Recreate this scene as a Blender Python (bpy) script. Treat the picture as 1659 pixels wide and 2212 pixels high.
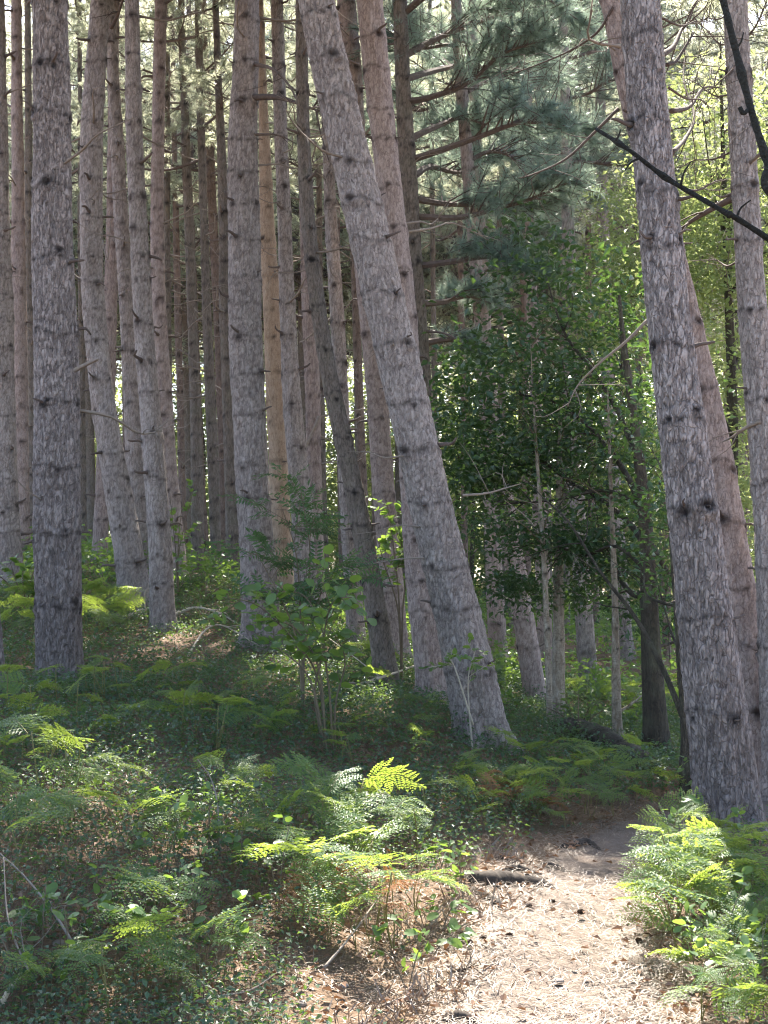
import bpy, math
import numpy as np
from mathutils import Vector, Matrix, Euler

# ------------------------------------------------------------------ camera, sky, sun, exposure
scn = bpy.context.scene
for o in list(bpy.data.objects):
    bpy.data.objects.remove(o)
COL = scn.collection
CAMZ = 1.6
FPX, CX, CY = 2958.0, 829.5, 1106.0          # focal length and centre for points read off the photo
TILT = math.radians(3.34)
cam_d = bpy.data.cameras.new('camera')
cam = bpy.data.objects.new('camera', cam_d)
COL.objects.link(cam)
cam_d.sensor_fit = 'VERTICAL'
cam_d.sensor_height = 36.0
cam_d.lens = 36.0 * FPX / 2212.0
cam_d.clip_end = 3000
cam.location = (0, 0, CAMZ)
cam.rotation_euler = (math.pi / 2 + TILT, 0, 0)
scn.camera = cam

SUN_EL, SUN_AZ = math.radians(50), math.radians(2.5)      # azimuth from +Y towards +X
SDIR = np.array([math.sin(SUN_AZ) * math.cos(SUN_EL), math.cos(SUN_AZ) * math.cos(SUN_EL), math.sin(SUN_EL)])
world = bpy.data.worlds.new('World')
scn.world = world
world.use_nodes = True
wn = world.node_tree
sky = wn.nodes.new('ShaderNodeTexSky')
sky.sky_type = 'NISHITA'
sky.sun_disc = False
sky.sun_elevation = SUN_EL
sky.sun_rotation = SUN_AZ
sky.air_density = 1.0
sky.dust_density = 2.0
wn.links.new(sky.outputs[0], wn.nodes['Background'].inputs[0])
wn.nodes['Background'].inputs[1].default_value = 0.11
sun_d = bpy.data.lights.new('sun', 'SUN')
sun_d.energy = 5.0
sun_d.angle = math.radians(0.53)
sun_d.color = (1.0, 0.93, 0.82)
sun = bpy.data.objects.new('sun', sun_d)
COL.objects.link(sun)
sun.rotation_euler = Vector(SDIR).to_track_quat('Z', 'Y').to_euler()
sun.location = (0, 20, 40)
scn.view_settings.view_transform = 'Standard'
scn.view_settings.look = 'None'
scn.view_settings.gamma = 1
scn.view_settings.exposure = 2.2
scn.render.engine = 'CYCLES'
cy = scn.cycles
cy.use_denoising = True
cy.max_bounces = 4
cy.diffuse_bounces = 3
cy.transmission_bounces = 3
cy.glossy_bounces = 1
cy.use_light_tree = False
cy.debug_use_spatial_splits = False
cy.sample_clamp_indirect = 6
cy.filter_width = 1.15
cy.use_adaptive_sampling = True
cy.adaptive_threshold = 0.02

# ------------------------------------------------------------------ helpers
R = np.random.default_rng(11)


def at(u, v, d):
    """world point seen at photo point (u, v) and standing d metres ahead"""
    a, b = (u - CX) / FPX, (CY - v) / FPX
    t = d / (math.cos(TILT) - b * math.sin(TILT))
    return np.array([a * t, d, CAMZ + t * (math.sin(TILT) + b * math.cos(TILT))])


def proj(p):
    x, y, z = p[0], p[1], p[2] - CAMZ
    f = y * math.cos(TILT) + z * math.sin(TILT)
    q = -y * math.sin(TILT) + z * math.cos(TILT)
    return CX + FPX * x / f, CY - FPX * q / f


def unit(a):
    a = np.asarray(a, float)
    n = np.linalg.norm(a, axis=-1, keepdims=True)
    return a / np.maximum(n, 1e-9)


def build_mesh(name, V, F, mats, mi=None, smooth=True, attrs=None):
    V = np.asarray(V, np.float32)
    F = np.asarray(F, np.int32)
    me = bpy.data.meshes.new(name)
    n, (m, k) = len(V), F.shape
    me.vertices.add(n)
    me.vertices.foreach_set('co', V.ravel())
    me.loops.add(m * k)
    me.loops.foreach_set('vertex_index', F.ravel())
    me.polygons.add(m)
    me.polygons.foreach_set('loop_start', np.arange(0, m * k, k, dtype=np.int32))
    me.polygons.foreach_set('use_smooth', np.full(m, smooth))
    for x in mats:
        me.materials.append(x)
    if mi is not None:
        me.polygons.foreach_set('material_index', np.asarray(mi, np.int32))
    if attrs:
        for an, av in attrs.items():
            a = me.attributes.new(an, 'FLOAT', 'POINT')
            a.data.foreach_set('value', np.asarray(av, np.float32))
    me.update(calc_edges=True)
    return me


class MB:
    """collects triangles with material indices"""
    def __init__(s):
        s.V, s.F, s.M, s.n = [], [], [], 0

    def add(s, V, F, mi=0):
        V = np.asarray(V, float)
        F = np.asarray(F, int)
        if F.shape[1] == 4:
            F = np.vstack([F[:, [0, 1, 2]], F[:, [0, 2, 3]]])
        s.V.append(V)
        s.F.append(F + s.n)
        s.M.append(np.full(len(F), mi))
        s.n += len(V)
        return s

    def mesh(s, name, mats, smooth=True, origin=None):
        V = np.vstack(s.V)
        if origin is not None:
            V = V - np.asarray(origin)
        return build_mesh(name, V, np.vstack(s.F), mats, np.concatenate(s.M), smooth)


def tube(P, r, n=6, cap=True):
    P = np.asarray(P, float)
    m = len(P)
    r = np.broadcast_to(np.asarray(r, float), (m,))
    T = unit(np.gradient(P, axis=0))
    up = np.array([0.31, 0.17, 0.94]) if abs(T[0][2]) < 0.8 else np.array([0.94, 0.31, 0.1])
    N = np.zeros_like(P)
    prev = up
    for i in range(m):
        q = prev - T[i] * np.dot(prev, T[i])
        prev = q / max(np.linalg.norm(q), 1e-9)
        N[i] = prev
    B = np.cross(T, N)
    th = np.linspace(0, 2 * math.pi, n, endpoint=False)
    V = P[:, None, :] + r[:, None, None] * (np.cos(th)[None, :, None] * N[:, None, :] + np.sin(th)[None, :, None] * B[:, None, :])
    V = V.reshape(-1, 3)
    i, j = np.meshgrid(np.arange(m - 1), np.arange(n), indexing='ij')
    a = i * n + j
    b = i * n + (j + 1) % n
    F = np.stack([a, b, b + n, a + n], -1).reshape(-1, 4)
    if cap:
        V = np.vstack([V, P[0], P[-1]])
        e0, e1 = len(V) - 2, len(V) - 1
        jj = np.arange(n)
        c0 = np.stack([(jj + 1) % n, jj, np.full(n, e0), np.full(n, e0)], -1)
        c1 = np.stack([(m - 1) * n + jj, (m - 1) * n + (jj + 1) % n, np.full(n, e1), np.full(n, e1)], -1)
        Ft = np.vstack([F[:, [0, 1, 2]], F[:, [0, 2, 3]], c0[:, :3], c1[:, :3]])
        return V, Ft
    return V, np.vstack([F[:, [0, 1, 2]], F[:, [0, 2, 3]]])


def curve(pts, n):
    """smooth curve through points (Catmull-Rom)"""
    P = np.asarray(pts, float)
    P = np.vstack([2 * P[0] - P[1], P, 2 * P[-1] - P[-2]])
    m = len(P) - 3
    out = []
    for t in np.linspace(0, m - 1e-6, n):
        i = int(t)
        f = t - i
        a, b, c, d = P[i], P[i + 1], P[i + 2], P[i + 3]
        out.append(0.5 * (2 * b + (c - a) * f + (2 * a - 5 * b + 4 * c - d) * f * f + (3 * b - a - 3 * c + d) * f ** 3))
    return np.array(out)


def leaf_quads(P, D, N, L, W, fold=0.18):
    """simple folded leaves: 4 corners, 2 triangles each"""
    P, D, N = map(lambda q: np.asarray(q, float), (P, D, N))
    D = unit(D)
    S = unit(np.cross(D, N))
    N = np.cross(S, D)
    L = np.broadcast_to(np.asarray(L, float), (len(P),))[:, None]
    W = np.broadcast_to(np.asarray(W, float), (len(P),))[:, None]
    a = P
    b = P + D * L * 0.45 + S * W * 0.5 + N * W * fold
    c = P + D * L - N * L * 0.12
    d = P + D * L * 0.45 - S * W * 0.5 + N * W * fold
    V = np.stack([a, b, c, d], 1).reshape(-1, 3)
    k = np.arange(len(P))[:, None] * 4
    F = np.vstack([k + np.array([[0, 1, 2]]), k + np.array([[0, 2, 3]])])
    return V, F


def rnd_dirs(n, r=None):
    r = r or R
    return unit(r.normal(size=(n, 3)))


def link(name, data, parent=None, M=None):
    o = bpy.data.objects.new(name, data)
    COL.objects.link(o)
    if parent is not None:
        o.parent = parent
    if M is not None:
        o.matrix_basis = M
    return o


def thing(name, label, cat, loc, group=None, rotz=0.0, scale=1.0):
    o = link(name, None)
    o.location = tuple(loc)
    o.rotation_euler = (0, 0, rotz)
    o.scale = (scale,) * 3
    return tag(o, label, cat, group)


def tag(o, label, cat, group=None):
    o['label'] = label
    o['category'] = cat
    if group:
        o['group'] = group
    return o


_ONE = ['first', 'second', 'third', 'fourth', 'fifth', 'sixth', 'seventh', 'eighth', 'ninth', 'tenth', 'eleventh', 'twelfth', 'thirteenth',
        'fourteenth', 'fifteenth', 'sixteenth', 'seventeenth', 'eighteenth', 'nineteenth']
ORD = list(_ONE)
for _t, _s in (('twent', 'twenty'), ('thirt', 'thirty'), ('fort', 'forty'), ('fift', 'fifty'), ('sixt', 'sixty')):
    ORD += [_t + 'ieth'] + [_s + '-' + q for q in _ONE[:9]]


def axes(pos, xdir, up=(0, 0, 1), s=1.0, roll=0.0):
    """matrix whose +X runs along xdir and whose +Z is as near up as it gets"""
    x = Vector(xdir).normalized()
    u = Vector(up)
    y = u.cross(x)
    if y.length < 1e-4:
        y = Vector((0, 1, 0)).cross(x)
    y.normalize()
    z = x.cross(y)
    M = Matrix((x, y, z)).transposed().to_4x4()
    M = M @ Matrix.Rotation(roll, 4, 'X') @ Matrix.Scale(s, 4)
    M.translation = Vector(pos)
    return M


# ------------------------------------------------------------------ materials
def new_mat(name):
    m = bpy.data.materials.new(name)
    m.use_nodes = True
    nt = m.node_tree
    nt.nodes.clear()
    out = nt.nodes.new('ShaderNodeOutputMaterial')
    return m, nt, out


class NT:
    def __init__(s, nt):
        s.nt = nt

    def n(s, t, **kw):
        x = s.nt.nodes.new(t)
        for k, v in kw.items():
            if k.startswith('i_'):
                key = k[2:]
                key = int(key) if key.isdigit() else key.replace('_', ' ')
                x.inputs[key].default_value = v
            else:
                setattr(x, k, v)
        return x

    def l(s, a, b):
        s.nt.links.new(a, b)

    def math(s, op, a, b=None, clamp=False):
        x = s.nt.nodes.new('ShaderNodeMath')
        x.operation = op
        x.use_clamp = clamp
        for i, q in enumerate((a, b)):
            if q is None:
                continue
            if isinstance(q, (int, float)):
                x.inputs[i].default_value = q
            else:
                s.l(q, x.inputs[i])
        return x.outputs[0]

    def mix(s, fac, a, b, mode='MIX'):
        x = s.nt.nodes.new('ShaderNodeMix')
        x.data_type = 'RGBA'
        x.blend_type = mode
        for i, q in ((0, fac), (6, a), (7, b)):
            if isinstance(q, (int, float)):
                x.inputs[i].default_value = q
            elif isinstance(q, tuple):
                x.inputs[i].default_value = (*q[:3], 1)
            else:
                s.l(q, x.inputs[i])
        return x.outputs[2]

    def ramp(s, fac, stops):
        x = s.nt.nodes.new('ShaderNodeValToRGB')
        e = x.color_ramp.elements
        while len(e) < len(stops):
            e.new(0.5)
        for i, (p, c) in enumerate(stops):
            e[i].position = p
            e[i].color = (*c, 1) if len(c) == 3 else c
        s.l(fac, x.inputs[0])
        return x.outputs[0]


def leaf_mat(name, c0, c1, t0, rough=0.42, trans=0.42, spec=0.5, scale=3.0):
    """two-sided leaf: glossy diffuse face plus light shining through"""
    m, nt, out = new_mat(name)
    k = NT(nt)
    geo = k.n('ShaderNodeNewGeometry')
    oi = k.n('ShaderNodeObjectInfo')
    tc = k.n('ShaderNodeTexCoord')
    no = k.n('ShaderNodeTexNoise', i_Scale=scale, i_Detail=2.0)
    k.l(tc.outputs['Object'], no.inputs['Vector'])
    f = k.math('ADD', k.math('MULTIPLY', geo.outputs['Random Per Island'], 0.55), k.math('MULTIPLY', no.outputs[0], 0.5))
    f = k.math('ADD', f, k.math('MULTIPLY', k.math('SUBTRACT', oi.outputs['Random'], 0.5), 0.35), clamp=True)
    col = k.mix(f, c0, c1)
    tcol = k.mix(f, tuple(x * 0.75 for x in t0), t0)
    p = k.n('ShaderNodeBsdfPrincipled', i_Roughness=rough)
    p.inputs['Specular IOR Level'].default_value = spec
    k.l(col, p.inputs['Base Color'])
    tr = k.n('ShaderNodeBsdfTranslucent')
    k.l(tcol, tr.inputs['Color'])
    mx = k.n('ShaderNodeMixShader', i_0=trans)
    k.l(p.outputs[0], mx.inputs[1])
    k.l(tr.outputs[0], mx.inputs[2])
    k.l(mx.outputs[0], out.inputs[0])
    return m


def bark_mat(name, c_lo, c_hi, crack, flake, vor=(26, 26, 11), bump=0.5, lichen=0.0, low=0.0):
    m, nt, out = new_mat(name)
    k = NT(nt)
    tc = k.n('ShaderNodeTexCoord')
    oi = k.n('ShaderNodeObjectInfo')
    mp = k.n('ShaderNodeMapping')
    mp.inputs['Scale'].default_value = vor
    shift = k.n('ShaderNodeVectorMath', operation='ADD')
    k.l(tc.outputs['Object'], shift.inputs[0])
    cmb = k.n('ShaderNodeCombineXYZ')
    for q_ in range(3):
        k.l(k.math('MULTIPLY', oi.outputs['Random'], 17.0 + 9 * q_), cmb.inputs[q_])
    k.l(cmb.outputs[0], shift.inputs[1])
    k.l(shift.outputs[0], mp.inputs['Vector'])
    wob = k.n('ShaderNodeTexNoise', i_Scale=9.0, i_Detail=3.0)
    k.l(tc.outputs['Object'], wob.inputs['Vector'])
    wadd = k.n('ShaderNodeVectorMath', operation='MULTIPLY_ADD')
    k.l(wob.outputs[1], wadd.inputs[0])
    wadd.inputs[1].default_value = (1.6, 1.6, 1.6)
    k.l(mp.outputs[0], wadd.inputs[2])
    vo = k.n('ShaderNodeTexVoronoi', feature='DISTANCE_TO_EDGE')
    vo.inputs['Scale'].default_value = 1.0
    k.l(wadd.outputs[0], vo.inputs['Vector'])
    vc = k.n('ShaderNodeTexVoronoi', feature='F1')
    vc.inputs['Scale'].default_value = 1.0
    k.l(wadd.outputs[0], vc.inputs['Vector'])
    sep = k.n('ShaderNodeSeparateColor')
    k.l(vc.outputs['Color'], sep.inputs[0])
    no1 = k.n('ShaderNodeTexNoise', i_Scale=2.2, i_Detail=5.0)
    k.l(tc.outputs['Object'], no1.inputs['Vector'])
    no2 = k.n('ShaderNodeTexNoise', i_Scale=70.0, i_Detail=4.0, i_Roughness=0.7)
    k.l(tc.outputs['Object'], no2.inputs['Vector'])
    ac = k.n('ShaderNodeAttribute', attribute_name='crack')
    ak = k.n('ShaderNodeAttribute', attribute_name='knot')
    al = k.n('ShaderNodeAttribute', attribute_name='cell')
    mpf = k.n('ShaderNodeMapping')
    mpf.inputs['Scale'].default_value = (38, 38, 11)
    k.l(tc.outputs['Object'], mpf.inputs['Vector'])
    nf = k.n('ShaderNodeTexNoise', i_Scale=1.0, i_Detail=5.0, i_Roughness=0.62, i_Distortion=0.6)
    k.l(mpf.outputs[0], nf.inputs['Vector'])
    fl2 = k.ramp(nf.outputs[0], [(0.42, (0, 0, 0)), (0.53, (1, 1, 1))])
    f = k.math('ADD', k.math('MULTIPLY', fl2, 0.44), k.math('MULTIPLY', no1.outputs[0], 0.6))
    f = k.math('ADD', f, k.math('MULTIPLY', al.outputs['Fac'], 0.22))
    f = k.math('ADD', f, k.math('MULTIPLY', k.math('SUBTRACT', oi.outputs['Random'], 0.5), 0.2))
    f = k.math('SUBTRACT', f, 0.05, clamp=True)
    col = k.mix(f, c_lo, c_hi)
    # pale flakes
    fl = k.ramp(k.math('ADD', k.math('MULTIPLY', nf.outputs[0], 0.7), k.math('MULTIPLY', no2.outputs[0], 0.3)), [(0.56, (0, 0, 0)), (0.64, (1, 1, 1))])
    col = k.mix(k.math('MULTIPLY', fl, 0.4), col, flake)
    if lichen:
        nl = k.n('ShaderNodeTexNoise', i_Scale=5.0, i_Detail=6.0)
        k.l(tc.outputs['Object'], nl.inputs['Vector'])
        lf = k.ramp(nl.outputs[0], [(0.5, (0, 0, 0)), (0.66, (1, 1, 1))])
        col = k.mix(k.math('MULTIPLY', lf, lichen), col, (0.20, 0.22, 0.13))
    if low:                                   # older, darker bark towards the foot, shade painted in with it
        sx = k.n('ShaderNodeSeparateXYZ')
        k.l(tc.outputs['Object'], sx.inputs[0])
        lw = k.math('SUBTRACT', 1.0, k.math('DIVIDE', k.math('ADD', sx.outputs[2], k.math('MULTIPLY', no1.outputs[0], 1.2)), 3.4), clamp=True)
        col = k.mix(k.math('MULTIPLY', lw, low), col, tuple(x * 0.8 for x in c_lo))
    # cracks between plates
    ed = k.ramp(vo.outputs['Distance'], [(0.0, (1, 1, 1)), (0.075, (0, 0, 0))])
    nb_ = k.n('ShaderNodeTexNoise', i_Scale=13.0, i_Detail=2.0)
    k.l(shift.outputs[0], nb_.inputs['Vector'])
    brk = k.ramp(nb_.outputs[0], [(0.38, (0.1, 0.1, 0.1)), (0.58, (1, 1, 1))])
    col = k.mix(k.math('MULTIPLY', k.math('MULTIPLY', ed, brk), 0.52), col, crack)
    ckk = k.math('MULTIPLY', ac.outputs['Fac'], ac.outputs['Fac'])
    col = k.mix(k.math('MULTIPLY', ckk, 0.5), col, crack)
    col = k.mix(ak.outputs['Fac'], col, tuple(x * 0.45 for x in crack))
    col = k.mix(0.25, col, k.ramp(no2.outputs[0], [(0.3, (0.25, 0.25, 0.25)), (0.7, (1, 1, 1))]), 'MULTIPLY')
    p = k.n('ShaderNodeBsdfPrincipled', i_Roughness=0.85)
    p.inputs['Specular IOR Level'].default_value = 0.25
    k.l(col, p.inputs['Base Color'])
    h = k.math('ADD', k.math('MULTIPLY', k.math('SUBTRACT', 1.0, ed), 0.6), k.math('MULTIPLY', no2.outputs[0], 0.45))
    h = k.math('ADD', h, k.math('MULTIPLY', fl2, 0.7))
    bp = k.n('ShaderNodeBump', i_Strength=bump, i_Distance=0.012)
    k.l(h, bp.inputs['Height'])
    k.l(bp.outputs[0], p.inputs['Normal'])
    k.l(p.outputs[0], out.inputs[0])
    return m


def plain_mat(name, c0, c1, scale=20.0, rough=0.8, bump=0.3, stretch=(1, 1, 1), random=0.3):
    m, nt, out = new_mat(name)
    k = NT(nt)
    tc = k.n('ShaderNodeTexCoord')
    oi = k.n('ShaderNodeObjectInfo')
    geo = k.n('ShaderNodeNewGeometry')
    mp = k.n('ShaderNodeMapping')
    mp.inputs['Scale'].default_value = stretch
    k.l(tc.outputs['Object'], mp.inputs['Vector'])
    no = k.n('ShaderNodeTexNoise', i_Scale=scale, i_Detail=4.0)
    k.l(mp.outputs[0], no.inputs['Vector'])
    f = k.math('ADD', no.outputs[0], k.math('MULTIPLY', k.math('SUBTRACT', oi.outputs['Random'], 0.5), random))
    f = k.math('ADD', f, k.math('MULTIPLY', k.math('SUBTRACT', geo.outputs['Random Per Island'], 0.5), random), clamp=True)
    col = k.mix(f, c0, c1)
    p = k.n('ShaderNodeBsdfPrincipled', i_Roughness=rough)
    p.inputs['Specular IOR Level'].default_value = 0.3
    k.l(col, p.inputs['Base Color'])
    bp = k.n('ShaderNodeBump', i_Strength=bump, i_Distance=0.01)
    k.l(no.outputs[0], bp.inputs['Height'])
    k.l(bp.outputs[0], p.inputs['Normal'])
    k.l(p.outputs[0], out.inputs[0])
    return m


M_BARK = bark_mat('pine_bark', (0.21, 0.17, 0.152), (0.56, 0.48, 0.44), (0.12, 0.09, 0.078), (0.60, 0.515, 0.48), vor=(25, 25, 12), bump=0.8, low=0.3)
M_BARK_RED = bark_mat('reddish_pine_bark', (0.22, 0.16, 0.138), (0.51, 0.41, 0.37), (0.12, 0.08, 0.066), (0.55, 0.45, 0.40), vor=(34, 34, 17), bump=0.5)
M_BARK_ORANGE = bark_mat('orange_pine_bark', (0.33, 0.225, 0.15), (0.55, 0.415, 0.305), (0.15, 0.10, 0.07), (0.58, 0.46, 0.35), bump=0.2)
M_BARK_ROUGH = bark_mat('rough_pine_bark', (0.145, 0.115, 0.105), (0.57, 0.485, 0.45), (0.075, 0.056, 0.052), (0.58, 0.50, 0.48), vor=(27, 27, 8), bump=1.0, low=0.7)  # low also deepens the foot for the shade of ferns
M_BARK_THIN = bark_mat('brown_stem_bark', (0.13, 0.09, 0.07), (0.30, 0.22, 0.18), (0.05, 0.035, 0.028), (0.36, 0.28, 0.24), vor=(40, 40, 17), bump=0.5)
M_BARK_DARK = bark_mat('dark_bark', (0.13, 0.105, 0.085), (0.31, 0.255, 0.215), (0.045, 0.036, 0.03), (0.36, 0.31, 0.27), vor=(40, 40, 9), bump=0.7, lichen=0.15)
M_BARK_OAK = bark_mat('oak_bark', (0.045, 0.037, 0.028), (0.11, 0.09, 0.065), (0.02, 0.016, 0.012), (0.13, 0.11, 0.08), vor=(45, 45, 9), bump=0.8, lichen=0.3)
M_BIRCH = bark_mat('birch_bark', (0.20, 0.15, 0.10), (0.46, 0.40, 0.32), (0.10, 0.08, 0.06), (0.66, 0.62, 0.55), vor=(8, 8, 30), bump=0.2)
M_WOOD = plain_mat('pine_limb_bark', (0.07, 0.052, 0.045), (0.20, 0.155, 0.135), 30, 0.85, 0.4)
M_LIMB = plain_mat('dark_limb', (0.05, 0.036, 0.03), (0.15, 0.105, 0.085), 40, 0.85, 0.5)
M_DEAD = plain_mat('dead_wood', (0.16, 0.125, 0.10), (0.36, 0.30, 0.25), 24, 0.85, 0.4)
M_PALE = plain_mat('bleached_wood', (0.30, 0.25, 0.19), (0.55, 0.48, 0.38), 24, 0.8, 0.4)
M_STEM = plain_mat('shrub_stem', (0.09, 0.07, 0.045), (0.22, 0.17, 0.11), 24, 0.7, 0.3)
M_DARKTWIG = plain_mat('mossy_twig', (0.012, 0.011, 0.009), (0.055, 0.05, 0.038), 160, 0.9, 1.0)
M_NEEDLE = leaf_mat('pine_needles', (0.07, 0.115, 0.075), (0.13, 0.18, 0.12), (0.78, 0.80, 0.58), 0.32, 0.6, 0.6)
M_NEEDLE_BLUE = leaf_mat('blue_green_needles', (0.09, 0.16, 0.13), (0.16, 0.25, 0.21), (0.45, 0.56, 0.42), 0.36, 0.45, 0.6)
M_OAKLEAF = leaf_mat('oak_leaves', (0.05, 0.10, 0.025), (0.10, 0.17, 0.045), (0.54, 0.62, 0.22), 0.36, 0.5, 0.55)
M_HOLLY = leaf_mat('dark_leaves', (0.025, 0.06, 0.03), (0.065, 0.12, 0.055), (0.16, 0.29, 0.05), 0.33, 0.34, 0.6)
M_SHRUB = leaf_mat('shrub_leaves', (0.055, 0.115, 0.04), (0.10, 0.18, 0.065), (0.32, 0.48, 0.07), 0.42, 0.42, 0.45)
M_ROWAN = leaf_mat('rowan_leaves', (0.045, 0.10, 0.05), (0.085, 0.16, 0.075), (0.18, 0.32, 0.07), 0.42, 0.38)
M_FERN = leaf_mat('fern_fronds', (0.036, 0.092, 0.04), (0.082, 0.16, 0.07), (0.50, 0.64, 0.09), 0.48, 0.44, 0.35)
M_FERN_STEM = plain_mat('fern_stalk', (0.13, 0.12, 0.04), (0.25, 0.22, 0.08), 30, 0.6, 0.2)
M_COVER = leaf_mat('bramble_leaves', (0.025, 0.062, 0.04), (0.07, 0.12, 0.078), (0.24, 0.38, 0.06), 0.44, 0.3, 0.4)
M_DRYFERN = leaf_mat('dead_bracken', (0.16, 0.07, 0.03), (0.36, 0.18, 0.075), (0.40, 0.18, 0.06), 0.7, 0.3)
M_LITTER = leaf_mat('fallen_leaves', (0.13, 0.075, 0.045), (0.36, 0.22, 0.14), (0.28, 0.13, 0.05), 0.6, 0.15)
M_STRAW = leaf_mat('fallen_needles', (0.13, 0.085, 0.058), (0.40, 0.325, 0.26), (0.3, 0.2, 0.1), 0.5, 0.1)
M_CONE = plain_mat('pine_cone', (0.05, 0.032, 0.022), (0.15, 0.10, 0.07), 40, 0.8, 0.3)
M_ROOT = plain_mat('root_bark', (0.025, 0.019, 0.015), (0.09, 0.07, 0.055), 30, 0.9, 0.8)
M_STONE = plain_mat('stone', (0.2, 0.165, 0.14), (0.36, 0.31, 0.27), 20, 0.8, 0.4)
M_GRASS = leaf_mat('grass_blades', (0.07, 0.12, 0.03), (0.16, 0.20, 0.05), (0.35, 0.42, 0.07), 0.5, 0.4)


def ground_mat(name, cols, moss=0.0):
    m, nt, out = new_mat(name)
    k = NT(nt)
    geo = k.n('ShaderNodeNewGeometry')
    n1 = k.n('ShaderNodeTexNoise', i_Scale=1.3, i_Detail=6.0, i_Roughness=0.65)
    n2 = k.n('ShaderNodeTexNoise', i_Scale=45.0, i_Detail=6.0, i_Roughness=0.75)
    mp = k.n('ShaderNodeMapping')
    mp.inputs['Scale'].default_value = (160, 22, 60)
    mp.inputs['Rotation'].default_value = (0, 0, 0.9)
    n3 = k.n('ShaderNodeTexNoise', i_Scale=1.0, i_Detail=3.0)
    mp2 = k.n('ShaderNodeMapping')
    mp2.inputs['Scale'].default_value = (24, 150, 60)
    mp2.inputs['Rotation'].default_value = (0, 0, 0.5)
    n4 = k.n('ShaderNodeTexNoise', i_Scale=1.0, i_Detail=3.0)
    for x in (n1, n2, mp, mp2):
        k.l(geo.outputs['Position'], x.inputs['Vector'])
    k.l(mp.outputs[0], n3.inputs['Vector'])
    k.l(mp2.outputs[0], n4.inputs['Vector'])
    st = k.math('MAXIMUM', n3.outputs[0], n4.outputs[0])
    f = k.math('ADD', k.math('MULTIPLY', n1.outputs[0], 0.5), k.math('MULTIPLY', n2.outputs[0], 0.5))
    col = k.ramp(f, [(0.32, cols[0]), (0.5, cols[1]), (0.68, cols[2])])
    stf = k.ramp(st, [(0.56, (0, 0, 0)), (0.68, (1, 1, 1))])
    col = k.mix(k.math('MULTIPLY', stf, 0.6), col, cols[3])
    p = k.n('ShaderNodeBsdfPrincipled', i_Roughness=0.9)
    p.inputs['Specular IOR Level'].default_value = 0.15
    k.l(col, p.inputs['Base Color'])
    bp = k.n('ShaderNodeBump', i_Strength=0.7, i_Distance=0.02)
    k.l(k.math('ADD', n2.outputs[0], k.math('MULTIPLY', st, 0.6)), bp.inputs['Height'])
    k.l(bp.outputs[0], p.inputs['Normal'])
    k.l(p.outputs[0], out.inputs[0])
    return m


M_GROUND = ground_mat('forest_floor', [(0.07, 0.048, 0.032), (0.15, 0.10, 0.066), (0.24, 0.17, 0.11), (0.30, 0.20, 0.13)])
M_PATH = ground_mat('sandy_path', [(0.11, 0.082, 0.064), (0.19, 0.15, 0.122), (0.25, 0.205, 0.17), (0.27, 0.222, 0.183)])

# ------------------------------------------------------------------ terrain
GP = []
for u, v, d in [(1040, 1590, 11.5), (935, 1515, 13.5), (835, 1485, 14.2), (850, 1420, 17.0), (130, 1482, 12.5), (350, 1366, 16.5),
                (297, 1312, 18.5), (565, 1395, 15.8), (215, 1215, 25.0), (385, 1240, 22.0), (1165, 1545, 16.5), (1270, 1492, 20.5),
                (1420, 1650, 12.8), (1590, 1785, 8.6), (1645, 1690, 10.4), (1180, 1480, 21.0), (1075, 1432, 23.0), (767, 1400, 17.5),
                (685, 1275, 23.0), (15, 1265, 20.0), (0, 1530, 10.6), (1340, 1420, 24.5), (455, 1250, 26.0), (640, 1285, 22.0),
                (300, 1900, 5.9), (100, 1700, 7.4), (500, 1700, 8.3), (100, 2150, 4.75), (700, 2000, 5.85), (900, 1900, 6.7),
                (700, 1560, 11.0)]:
    GP.append(at(u, v, d))
for p in [(0.95, 5.1, 0.0), (0.6, 5.1, 0.02), (0.75, 6.6, 0.0), (1.1, 8.3, 0.02), (1.6, 8.9, 0.03), (1.7, 5.4, 0.1), (3.4, 9.6, 0.1), (1.35, 10.5, 0.06),
          (0.8, 3, 0.0), (0.6, 0, 0.0), (0.5, -6, 0.0), (-3, 0, 0.35), (4, 0, 0.1), (-8, 5, 0.9), (8, 5, 0.1), (-8, 15, 1.6),
          (8, 15, 0.2), (12, 30, 0.4), (-14, 30, 3.0), (-3, 34, 2.0), (3, 34, 0.9), (-25, 60, 3.6), (0, 60, 2.0), (25, 60, 1.0), (-60, 10, 3.0), (60, 10, 0.5),
          (-90, 130, 4), (0, 130, 3), (90, 130, 2), (0, -60, 0), (-60, -60, 1), (60, -60, 0)]:
    GP.append(np.array(p, float))
GP = np.array(GP)


def _tps_fit(P, lam=0.02):
    X = P[:, :2] / 10
    r2 = ((X[:, None] - X[None]) ** 2).sum(-1)
    K = np.where(r2 > 0, 0.5 * r2 * np.log(np.maximum(r2, 1e-12)), 0) + lam * np.eye(len(X))
    A = np.hstack([np.ones((len(X), 1)), X])
    S = np.block([[K, A], [A.T, np.zeros((3, 3))]])
    return np.linalg.solve(S, np.concatenate([P[:, 2], np.zeros(3)]))


_TW = _tps_fit(GP)


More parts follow.
